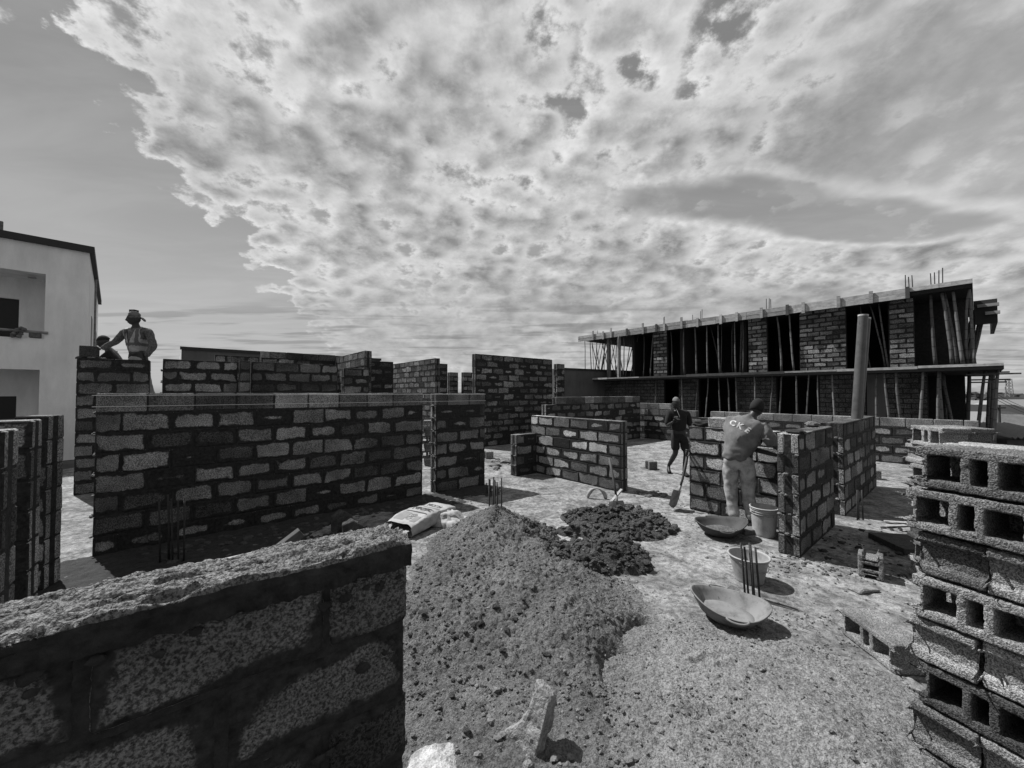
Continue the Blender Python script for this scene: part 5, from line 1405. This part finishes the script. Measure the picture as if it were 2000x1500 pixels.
# -- man bending at the wall end (back view)
def worker():
    root = empty("person", (2.98, 5.02, 0), 0, "man in grey lettered jersey and faded jeans bending over the wall, back turned", "person")
    f = Vector((.72, .30, 0)).normalized(); l = Vector((-f.y, f.x, 0))       # facing, and his left
    # joints in root space, placed so that he leans right towards the wall end
    J = {}
    J['pelvis'] = V3((-.035, -.00, .93)); J['waist'] = V3((-.02, .0, 1.05)); J['chest'] = V3((.06, .0, 1.27)); J['neck0'] = V3((.13, .0, 1.415)); J['neck1'] = V3((.175, .01, 1.46)); J['headc'] = V3((.235, .02, 1.555))
    J['hipL'] = V3((-.115, .05, .88)); J['hipR'] = V3((.055, -.05, .88))
    J['kneeL'] = V3((-.09, .08, .48)); J['kneeR'] = V3((.07, -.03, .48)); J['ankleL'] = V3((-.085, .03, .09)); J['ankleR'] = V3((.085, -.06, .09))
    J['toeL'] = V3((-.08, .17, .035)); J['toeR'] = V3((.16, .06, .035))
    J['shL'] = V3((-.05, .14, 1.36)); J['shR'] = V3((.20, -.13, 1.31))
    J['elL'] = V3((.16, .10, 1.02)); J['elR'] = V3((.33, -.20, 1.06)); J['wrL'] = V3((.40, -.12, .95)); J['wrR'] = V3((.49, -.40, 1.01))
    figure(root, J, (.75, .55, -.35), (.2, 0, 1), {'L': ((.6, -.7, 0), (0, 0, -1), .3), 'R': ((.5, -.75, -.1), (0, 0, -1), .3)})
    hm, hw = head_mesh((.75, .55, -.35), (.2, 0, 1), J['headc'] + V3((-.004, -.004, .003)), 1.035)
    for v in hm.vertices:
        q = hw.inverted() @ v.co
        if q.y < -.055 + .3 * max(0, q.z) * 0 or q.z < -.05: v.co = hw @ (q * .80)
    finish(hm, "hair", 'hair', root)
    # jersey
    ch = [[(J['pelvis'] + V3((-.01, .01, -.075)), (.188, .162)), (J['pelvis'] + V3((-.01, .01, .0)), (.19, .165)), (J['waist'], (.180, .155)), (J['chest'], (.165, .15)), (J['neck0'] + V3((-.02, 0, -.015)), (.10, .09)), (J['neck1'] + V3((-.02, 0, -.03)), (.062, .062))],
          [(0, 3), (J['shL'], .084), (J['shL'] * .45 + J['elL'] * .55, .082), (J['shL'] * .1 + J['elL'] * .9, .080)],
          [(0, 3), (J['shR'], .084), (J['shR'] * .45 + J['elR'] * .55, .084), (J['shR'] * .05 + J['elR'] * .95, .082)]]
    me = skin(ch, 3); sh = finish(me, "jersey", 'shirt', root, .026, 8, 3)
    bvh = BVHTree.FromPolygons([v.co for v in me.vertices], [tuple(p.vertices) for p in me.polygons])
    # letters thrown onto the back from behind the man
    view = Vector((-2.98, -5.02, .45)).normalized(); rt_ = Vector((5.02, -2.98, 0)).normalized(); upv = rt_.cross(-view).normalized() * 1
    if upv.z < 0: upv = -upv
    def put(chr_, a_px, b_px, size, rot):
        tm = text_mesh(chr_, size)
        c = V3((0, 0, 0)); q = math.radians(rot); ok = False
        for v in tm.vertices:
            x, y = v.co.x * math.cos(q) - v.co.y * math.sin(q), v.co.x * math.sin(q) + v.co.y * math.cos(q)
            p = V3((0, 0, 1.1)) + rt_ * (a_px + x) + V3((0, 0, 1)) * (b_px + y) + view * .8
            hit = bvh.ray_cast(p, -view)
            v.co = hit[0] + view * .009 if hit[0] else p - view * .75
        # inserted letters follow the cloth
        tm.materials.clear(); tm.materials.append(M['letters']); link(bpy.data.objects.new("letter", tm), root)
    put("C", -.088, .250, .10, -18); put("K", -.008, .215, .10, -28); put("E", .078, .165, .10, -38); put("Y", .255, .070, .10, -62)
    # jeans
    ch = [[(J['pelvis'] + V3((0, 0, .06)), (.145, .118)), (J['pelvis'] + V3((0, 0, -.05)), (.155, .13))],
          [(0, 1), (J['hipL'] + V3((.0, 0, -.06)), .104), ((J['hipL'] + J['kneeL']) / 2, .098), (J['kneeL'], .084), (J['kneeL'] * .4 + J['ankleL'] * .6, .072), (J['ankleL'] + V3((0, 0, .10)), .066), (J['ankleL'] + V3((0, 0, .02)), .074)],
          [(0, 1), (J['hipR'] + V3((.0, 0, -.06)), .104), ((J['hipR'] + J['kneeR']) / 2, .098), (J['kneeR'], .084), (J['kneeR'] * .4 + J['ankleR'] * .6, .072), (J['ankleR'] + V3((0, 0, .10)), .066), (J['ankleR'] + V3((0, 0, .02)), .074)]]
    finish(skin(ch, 3), "jeans", 'jeans', root, .014, 7, 9)
    shoe(root, J['ankleL'], J['toeL']); shoe(root, J['ankleR'], J['toeR'])
    return root
worker()

# -- man walking with a phone
def walker():
    root = empty("person", (3.575, 8.25, 0), 0, "man in dark clothes and a grey knit cap walking towards the camera holding a phone", "person")
    J = {'pelvis': V3((0, 0, .88)), 'waist': V3((0, 0, 1.02)), 'chest': V3((-.01, 0, 1.22)), 'neck0': V3((-.03, 0, 1.38)), 'neck1': V3((-.05, -.02, 1.44)), 'headc': V3((-.07, -.05, 1.52)),
         'hipL': V3((.09, 0, .84)), 'hipR': V3((-.09, 0, .84)), 'kneeL': V3((.10, -.12, .46)), 'kneeR': V3((-.07, .0, .46)), 'ankleL': V3((.06, -.10, .08)), 'ankleR': V3((-.13, .24, .14)), 'toeL': V3((.06, -.26, .035)), 'toeR': V3((-.17, .10, .035)),
         'shL': V3((.19, .02, 1.33)), 'shR': V3((-.20, .0, 1.32)), 'elL': V3((.26, .04, 1.03)), 'elR': V3((-.26, -.02, 1.04)), 'wrL': V3((.26, -.02, .79)), 'wrR': V3((-.22, -.24, 1.14))}
    figure(root, J, (-.25, -1, -.35), (0, 0, 1), {'L': ((0, -.15, -1), (-1, 0, 0), .25), 'R': ((.15, -.6, .6), (.6, .5, .3), .5)})
    ch = [[(J['pelvis'] + V3((0, 0, .02)), (.165, .12)), (J['waist'], (.16, .115)), (J['chest'], (.175, .12)), (J['neck0'], (.09, .08)), (J['neck1'] + V3((0, 0, -.03)), .06)],
          [(0, 2), (J['shL'], .073), (J['shL'] * .4 + J['elL'] * .6, .07), (J['elL'], .062)], [(0, 2), (J['shR'], .073), (J['shR'] * .4 + J['elR'] * .6, .07), (J['elR'], .062)]]
    finish(skin(ch), "dark_shirt", 'dark_cloth', root, .010, 7, 5)
    ch = [[(J['pelvis'] + V3((0, 0, .05)), (.14, .11)), (J['pelvis'] + V3((0, 0, -.04)), (.15, .115))]] + [[(0, 1), (J['hip' + s] + V3((0, 0, -.05)), .10), ((J['hip' + s] + J['knee' + s]) / 2, .098), (J['knee' + s] + V3((0, 0, .03)), .094)] for s in 'LR']
    finish(skin(ch), "shorts", 'dark_cloth', root, .010, 7, 8)
    shoe(root, J['ankleL'], J['toeL'], 'dark_cloth'); shoe(root, J['ankleR'], J['toeR'] + V3((0, 0, .0)), 'dark_cloth')
    hm, hw = head_mesh((-.25, -1, -.2), (0, .1, 1), J['headc'] + V3((0, .008, .012)), 1.10)
    for v in hm.vertices:
        q = hw.inverted() @ v.co
        if q.z < .035: v.co = hw @ V3((q.x * .78, q.y * .78, max(q.z, .0) * .9 + .01))
    finish(hm, "knit_cap", 'cap_cloth', root, .004, 30)
    pts = [J['neck0'] + V3((-.055, -.085, .03)), J['neck0'] + V3((-.035, -.12, -.05)), J['neck0'] + V3((-.01, -.13, -.12)), J['neck0'] + V3((.0, -.11, -.15))]
    MB().tube(pts, .003, 6).build("necklace", 'cord', root)
    return root
walker()
ph_o = MB().box(-.035, .035, -.006, .006, -.07, .07).mesh("phone", 'dark_cloth'); bevel_mesh(ph_o, .003)
o = link(bpy.data.objects.new("phone", ph_o)); o.location = (3.575 - .17, 8.25 - .32, 1.225); o.rotation_euler = (R(-60), 0, R(15)); tag(o, label="phone held in the walking man's right hand", cat="phone")

# -- man in the vest on the scaffold, with the scaffold he stands on
FZ0 = 1.56
def vest_man():
    root = empty("person", (-7.12, 7.28, FZ0), 0, "man in a pale reflective vest and head wrap standing above the block walls at left", "person")
    J = {'pelvis': V3((.02, 0, .90)), 'waist': V3((.01, 0, 1.03)), 'chest': V3((-.02, -.01, 1.26)), 'neck0': V3((-.03, 0, 1.43)), 'neck1': V3((-.03, -.01, 1.49)), 'headc': V3((-.05, -.03, 1.585)),
         'hipL': V3((.11, 0, .86)), 'hipR': V3((-.07, 0, .86)), 'kneeL': V3((.18, -.03, .48)), 'kneeR': V3((-.06, -.02, .48)), 'ankleL': V3((.26, .03, .09)), 'ankleR': V3((-.06, .03, .09)), 'toeL': V3((.30, -.13, .035)), 'toeR': V3((-.08, -.13, .035)),
         'shL': V3((.20, .0, 1.37)), 'shR': V3((-.24, .0, 1.36)), 'elL': V3((.285, .02, 1.08)), 'elR': V3((-.37, -.04, 1.15)), 'wrL': V3((.22, -.05, .86)), 'wrR': V3((-.56, -.12, 1.01))}
    figure(root, J, (-.75, -.65, -.1), (0, 0, 1), {'L': ((-.1, -.1, -1), (-1, 0, 0), .3), 'R': ((-1, -.2, -.1), (0, 0, -1), .4)})
    def gar(tr, k): return [[(J['pelvis'] + V3((0, 0, .0)), tr[0]), (J['waist'], tr[1]), (J['chest'], tr[2]), (J['neck0'], tr[3]), (J['neck1'] + V3((0, 0, -.04)), tr[4])]] 
    ch = gar([(.155, .115), (.15, .11), (.165, .12), (.09, .08), (.065, .06)], 0)
    for s in 'LR': ch.append([(0, 2), (J['sh' + s], .074), ((J['sh' + s] + J['el' + s]) / 2, .070), (J['el' + s], .062), ((J['el' + s] + J['wr' + s]) / 2, .054), (J['wr' + s], .042)])
    shirt = finish(skin(ch, 4), "mottled_shirt", 'check', root, .010, 8, 5)
    src = bpy.data.meshes.new("v"); bm = bmesh.new(); bm.from_mesh(shirt.data); bm.normal_update()
    for v in bm.verts: v.co += v.normal * .012
    def inv(c):
        x, y, z = c.x + .02, c.y, c.z
        if not (.86 < z < 1.455) or abs(x) > .165 + .02 * (z < 1.2): return False
        if y < .02 and z > 1.10 and abs(x + .005) < .115 * ((z - 1.10) / .33): return False
        if y < 0 and abs(x) < .006: return False
        return True
    bmesh.ops.delete(bm, geom=[f for f in bm.faces if not inv(f.calc_center_median())], context='FACES')
    bm.to_mesh(src); vest = finish(src, "vest", 'vest', root); vest.data.update()
    def band(nm, test):
        b2 = bm.copy(); b2.normal_update()
        for v in b2.verts: v.co += v.normal * .004
        bmesh.ops.delete(b2, geom=[f for f in b2.faces if not test(f.calc_center_median())], context='FACES')
        me = bpy.data.meshes.new(nm); b2.to_mesh(me); b2.free(); finish(me, nm, 'vest_band', root)
    band("reflective_band", lambda c: 1.075 < c.z < 1.125); band("reflective_band", lambda c: .915 < c.z < .955)
    band("reflective_band", lambda c: c.z > 1.125 and -.165 < c.x < -.115 and c.y < .03); band("reflective_band", lambda c: c.z > 1.125 and .085 < c.x < .135 and c.y < .03)
    bm.free()
    ch = [[(J['pelvis'] + V3((0, 0, .06)), (.145, .11)), (J['pelvis'] + V3((0, 0, -.05)), (.155, .115))]] + [[(0, 1), (J['hip' + s] + V3((0, 0, -.05)), .102), ((J['hip' + s] + J['knee' + s]) / 2, .098), (J['knee' + s], .088), (J['ankle' + s], .078)] for s in 'LR']
    finish(skin(ch), "trousers", 'khaki', root, .016, 8, 6)
    shoe(root, J['ankleL'], J['toeL']); shoe(root, J['ankleR'], J['toeR'])
    # head wrap: wound cloth with a tail at the back and a cap peak showing
    c = J['headc'] + V3((.006, .008, .050)); mb = MB()
    for k in range(4):
        rr_ = .068 - .006 * k; zz = -.01 + .026 * k
        mb.tube([(c.x + rr_ * 1.05 * math.cos(t), c.y + rr_ * 1.2 * math.sin(t), c.z + zz + .012 * math.sin(t + k)) for t in [2 * math.pi * j / 18 for j in range(19)]], .014, 8)
    me = mb.mesh("w"); b2 = bmesh.new(); bmesh.ops.create_uvsphere(b2, u_segments=18, v_segments=12, radius=1); m2 = bpy.data.meshes.new("d"); b2.to_mesh(m2); b2.free()
    me = join_meshes("wrap", [(me, Matrix()), (m2, Matrix.Translation(c + V3((0, 0, .035))) @ Matrix.Diagonal((.078, .098, .068, 1)))])
    finish(me, "head_wrap", 'cap_cloth', root, .006, 20)
    finish(skin([[(c + V3((.07, .06, -.01)), (.03, .02)), (c + V3((.13, .05, -.05)), (.035, .015)), (c + V3((.17, .03, -.09)), (.022, .012))]]), "wrap_tail", 'dark_cloth', root, .004, 20)
    return root
vest_man()
MB().box(-.05, .05, -.04, .05, -.03, .03).build("folded_rag", 'dark_cloth', None, label="small dark folded pad on top of the vest man's head wrap", cat="cloth").location = (-7.12 - .075, 7.27, FZ0 + 1.735)
sc = empty("scaffold", (-7.4, 7.5, 0), DIR_A, "timber scaffold behind the tall left pier, carrying the two men", "scaffold")
for k in range(3): MB().box(-.6, 1.15, -.42 + k * .28, -.16 + k * .28, FZ0 - .05, FZ0 - .004).build("plank", 'plank', sc)
for (x, y) in ((-.5, -.4), (-.5, .35), (1.0, -.4), (1.0, .35)): MB().tube([(x, y, 0), (x, y, FZ0 - .05)], .035, 8).build("leg", 'bamboo', sc)
# -- crouching man behind
def croucher():
    root = empty("person", (-8.05, 7.62, FZ0 - .1), 0, "man in a dark cap crouching behind the man in the vest, head and back showing", "person")
    J = {'pelvis': V3((.22, .1, .62)), 'waist': V3((.20, .06, .75)), 'chest': V3((.12, .0, 1.0)), 'neck0': V3((.05, -.02, 1.15)), 'neck1': V3((.02, -.03, 1.19)), 'headc': V3((-.03, -.05, 1.285)),
         'hipL': V3((.30, .05, .6)), 'hipR': V3((.15, .12, .6)), 'kneeL': V3((.12, -.2, .50)), 'kneeR': V3((-.02, -.08, .5)), 'ankleL': V3((.24, -.02, .09)), 'ankleR': V3((.08, .08, .09)), 'toeL': V3((.16, -.16, .035)), 'toeR': V3((-.02, -.04, .035)),
         'shL': V3((.18, -.12, 1.08)), 'shR': V3((.02, .12, 1.08)), 'elL': V3((.02, -.2, .86)), 'elR': V3((-.15, .05, .88)), 'wrL': V3((-.10, -.30, .98)), 'wrR': V3((-.22, -.12, 1.02))}
    figure(root, J, (-.9, -.3, -.3), (0, 0, 1), {'L': ((-1, -.2, 0), (0, 0, -1), .4), 'R': ((-.8, -.6, 0), (0, 0, -1), .4)})
    ch = [[(J['pelvis'], (.15, .12)), (J['waist'], (.15, .12)), (J['chest'], (.17, .12)), (J['neck0'], (.08, .07))], [(0, 2), (J['shL'], .07), (J['elL'], .058), (J['wrL'], .04)], [(0, 2), (J['shR'], .07), (J['elR'], .058), (J['wrR'], .04)]]
    finish(skin(ch), "dark_jacket", 'dark_cloth', root, .008, 8)
    ch = [[(J['pelvis'] + V3((0, 0, .04)), (.14, .11)), (J['pelvis'] + V3((0, 0, -.03)), (.14, .11))]] + [[(0, 1), (J['hip' + s] + V3((-.03, -.03, 0)), .09), (J['knee' + s], .08), (J['ankle' + s], .06)] for s in 'LR']
    finish(skin(ch), "trousers", 'dark_cloth', root, .008, 8)
    hm, hw = head_mesh((-.9, -.3, -.3), (0, 0, 1), J['headc'] + V3((.01, .005, .012)), 1.12)
    for v in hm.vertices:
        q = hw.inverted() @ v.co
        if q.z < .03: v.co = hw @ V3((q.x * .78, q.y * .78, max(q.z, .0) * .9 + .01))
    finish(hm, "cap", 'dark_cloth', root)
    shoe(root, J['ankleL'], J['toeL'], 'dark_cloth'); shoe(root, J['ankleR'], J['toeR'], 'dark_cloth')
croucher()

# ================================================================ DISTANCE AT RIGHT
def gz_(x, y): return float(falloff(np.array([x]), np.array([y]))[0])
def house(x, y, ang, L, D, H, rh, wall_m, roof_m, label):
    z = gz_(x, y) - .5; rt = empty("house", (x, y, z), ang, label, "house", "distant houses beyond the unfinished building")
    MB().box(0, L, 0, D, 0, H + .5).build("wall", wall_m, rt)
    MB().add([(-.5, -.5, H + .5), (L + .5, -.5, H + .5), (L + .5, D + .5, H + .5), (-.5, D + .5, H + .5), (D * .4, D / 2, H + .5 + rh), (L - D * .4, D / 2, H + .5 + rh)], [(0, 1, 5, 4), (1, 2, 5), (2, 3, 4, 5), (3, 0, 4), (3, 2, 1, 0)]).build("roof", roof_m, rt)
    for k in range(max(1, int(L // 3))): MB().box(.8 + k * 3, 1.9 + k * 3, -.03, .02, 1.5, 2.7).build("window", 'void', rt)
def at(u, Y): return ((u - 1000) / 750 * Y, Y)
hr = random.Random(4)
hl = ["distant pale house with a hipped roof, nearest on the right", "distant low house left of the bamboo props' feet", "distant wide bungalow with a dark roof", "distant white walled house below the lattice mast", "distant house partly hidden by the corner props", "distant small house on the horizon line", "distant light roofed house farther right", "distant long shed with pale roof", "distant dark roofed house near the frame edge", "distant tiny house just under the tree line"]
for k, (u, Y, L, H, rh, wm, rm) in enumerate(((1990, 70, 9, 3.2, 2.0, 'render_grey', 'render_grey'), (1900, 75, 12, 3.5, 2, 'plaster', 'metal_roof'), (1945, 95, 16, 4, 2.4, 'plaster', 'trim'), (1968, 80, 8, 3.6, 1.8, 'plaster', 'stone_dark'), (1925, 120, 18, 4.5, 2.5, 'render_grey', 'metal_roof'), (1880, 140, 16, 4.5, 2.4, 'plaster', 'render_grey'), (2010, 110, 18, 5, 2.4, 'plaster', 'metal_roof'), (1950, 90, 10, 2.6, .8, 'render_grey', 'metal_roof'), (1975, 150, 22, 5, 2.8, 'render_grey', 'trim'), (1915, 180, 20, 5, 2.6, 'plaster', 'render_grey'))):
    x, y = at(u, Y); house(x - L / 2, y, R(hr.uniform(-25, 10)), L, 7, H, rh, wm, rm, hl[k])
# low flat roofed buildings and the corrugated roof in front
rt = empty("corrugated_shed", (*at(1927, 17.5), -1.55), R(-8), "low shed with a pale corrugated roof right of the corner props", "shed")
nw = 60; vs = []; fs = []
for k in range(nw + 1):
    xk = 2.6 * k / nw; zc = .035 * math.sin(k * math.pi / 2.5); vs += [(xk, -.9, 1.35 + zc), (xk - .35, 1.5, 1.85 + zc), (xk, -.9, 1.34 + zc - .01), (xk - .35, 1.5, 1.84 + zc - .01)]
for k in range(nw): a = 4 * k; fs += [(a, a + 4, a + 5, a + 1), (a + 2, a + 3, a + 7, a + 6)]
MB().add(vs, fs).build("roof_sheet", 'metal_roof', rt)
MB().box(.05, 2.4, -.7, 1.3, -1.5, 1.25).build("wall", 'render_grey', rt)
MB().box(1.5, 9.0, 1.8, 6, -1.5, 1.2).build("annex_wall", 'trim', rt)
MB().box(1.4, 9.1, 1.7, 6.1, 1.2, 1.28).build("annex_roof", 'render_grey', rt)
def tree(x, y, r, h, label):
    z = gz_(x, y); rt = empty("tree", (x, y, z), 0, label, "tree", "distant trees along the horizon")
    MB().tube([(0, 0, -.5), (.1, 0, h * .5), (0, .1, h * .8)], [r * .08, r * .06, r * .02], 6).build("trunk", 'plank_dark', rt)
    mb = MB()
    for k in range(46):
        a, e = hr.uniform(0, 6.28), hr.uniform(-.6, 1.5); q = r * hr.uniform(.3, 1.0); s = r * hr.uniform(.14, .32)
        lump(mb, (math.cos(a) * math.cos(e) * q, math.sin(a) * math.cos(e) * q, h * .72 + math.sin(e) * q * .7), (s, s, s * .7), hr.random() * 99, .8)
    mb.build("crown", 'foliage', rt)
for k in range(12):
    Y = hr.uniform(110, 260); u = hr.uniform(1860, 2060); x, y = at(u, Y); tree(x, y, hr.uniform(2.5, 5.5), hr.uniform(5, 8.5), "distant dark tree on the horizon, " + ORD[k] + " planted")
# far wood closing the horizon
mb = MB()
for k in range(900):
    a = R(hr.uniform(-25, 70)); d = hr.uniform(320, 520); x, y = math.sin(a) * d, math.cos(a) * d; s = hr.uniform(4, 9)
    lump(mb, (x, y, gz_(x, y) + 1.5 + hr.uniform(0, 3)), (s * 1.6, s, s * .75), hr.random() * 99, .7)
mb.build("far_wood", 'foliage', None, label="dark band of far trees along the horizon", cat='wood', kind='stuff')
# lattice mast
x, y = at(1971, 170); z = gz_(x, y); rt = empty("lattice_mast", (x, y, z), 0, "distant steel lattice mast standing on the horizon at far right", "mast")
Hm = 15.5
for (sx_, sy_) in ((-1, -1), (1, -1), (1, 1), (-1, 1)): MB().tube([(sx_ * 1.1, sy_ * 1.1, 0), (sx_ * .55, sy_ * .55, Hm)], .11, 5).build("leg", 'iron', rt)
mb = MB(); nb_ = 12
for k in range(nb_):
    z0, z1 = Hm * k / nb_, Hm * (k + 1) / nb_; r0, r1 = 1.1 - .55 * k / nb_, 1.1 - .55 * (k + 1) / nb_
    cs = ((-1, -1), (1, -1), (1, 1), (-1, 1))
    for j in range(4):
        p, q = cs[j], cs[(j + 1) % 4]; mb.tube([(p[0] * r0, p[1] * r0, z0), (q[0] * r1, q[1] * r1, z1)], .05, 4); mb.tube([(q[0] * r0, q[1] * r0, z0), (p[0] * r1, p[1] * r1, z1)], .05, 4)
mb.build("bracing", 'iron', rt)
mb = MB()
for k in range(5): mb.box(-.9 + .4 * (k % 2), -.5 + .4 * (k % 2), .6, .9, Hm * (.5 + .1 * k), Hm * (.5 + .1 * k) + 1.1)
mb.build("antennas", 'iron', rt)
# utility poles with wires
pl = []
for (u, Y) in ((1941, 34), (1950, 42)):
    x, y = at(u, Y); z = gz_(x, y); p = empty("utility_pole", (x, y, z), 0, "thin dark utility pole right of the corner props, %s one" % ("nearer" if Y < 40 else "farther"), "pole")
    MB().tube([(0, 0, -.3), (0, 0, 5.6)], .12, 8).build("pole", 'handle', p); MB().box(-.7, .7, -.05, .05, 5.2, 5.32).build("cross_arm", 'handle', p); pl.append((x, y, z + 5.3))
for k, dz_ in enumerate((0, -.25, -.5)):
    (x0, y0, z0), (x1, y1) = pl[0], at(2120, 40); pts = [(x0 + (x1 - x0) * t, y0 + (y1 - y0) * t, z0 + dz_ + (-1.4 * t) - 1.2 * math.sin(math.pi * t)) for t in [j / 12 for j in range(13)]]
    MB().tube(pts, .02, 5).build("overhead_wire", 'handle', None, label=("uppermost", "middle", "lowest")[k] + " of three sagging wires right of the utility pole", cat='wire', group="overhead wires at the far right")
for me in list(bpy.data.meshes):
    if me.users == 0: bpy.data.meshes.remove(me)
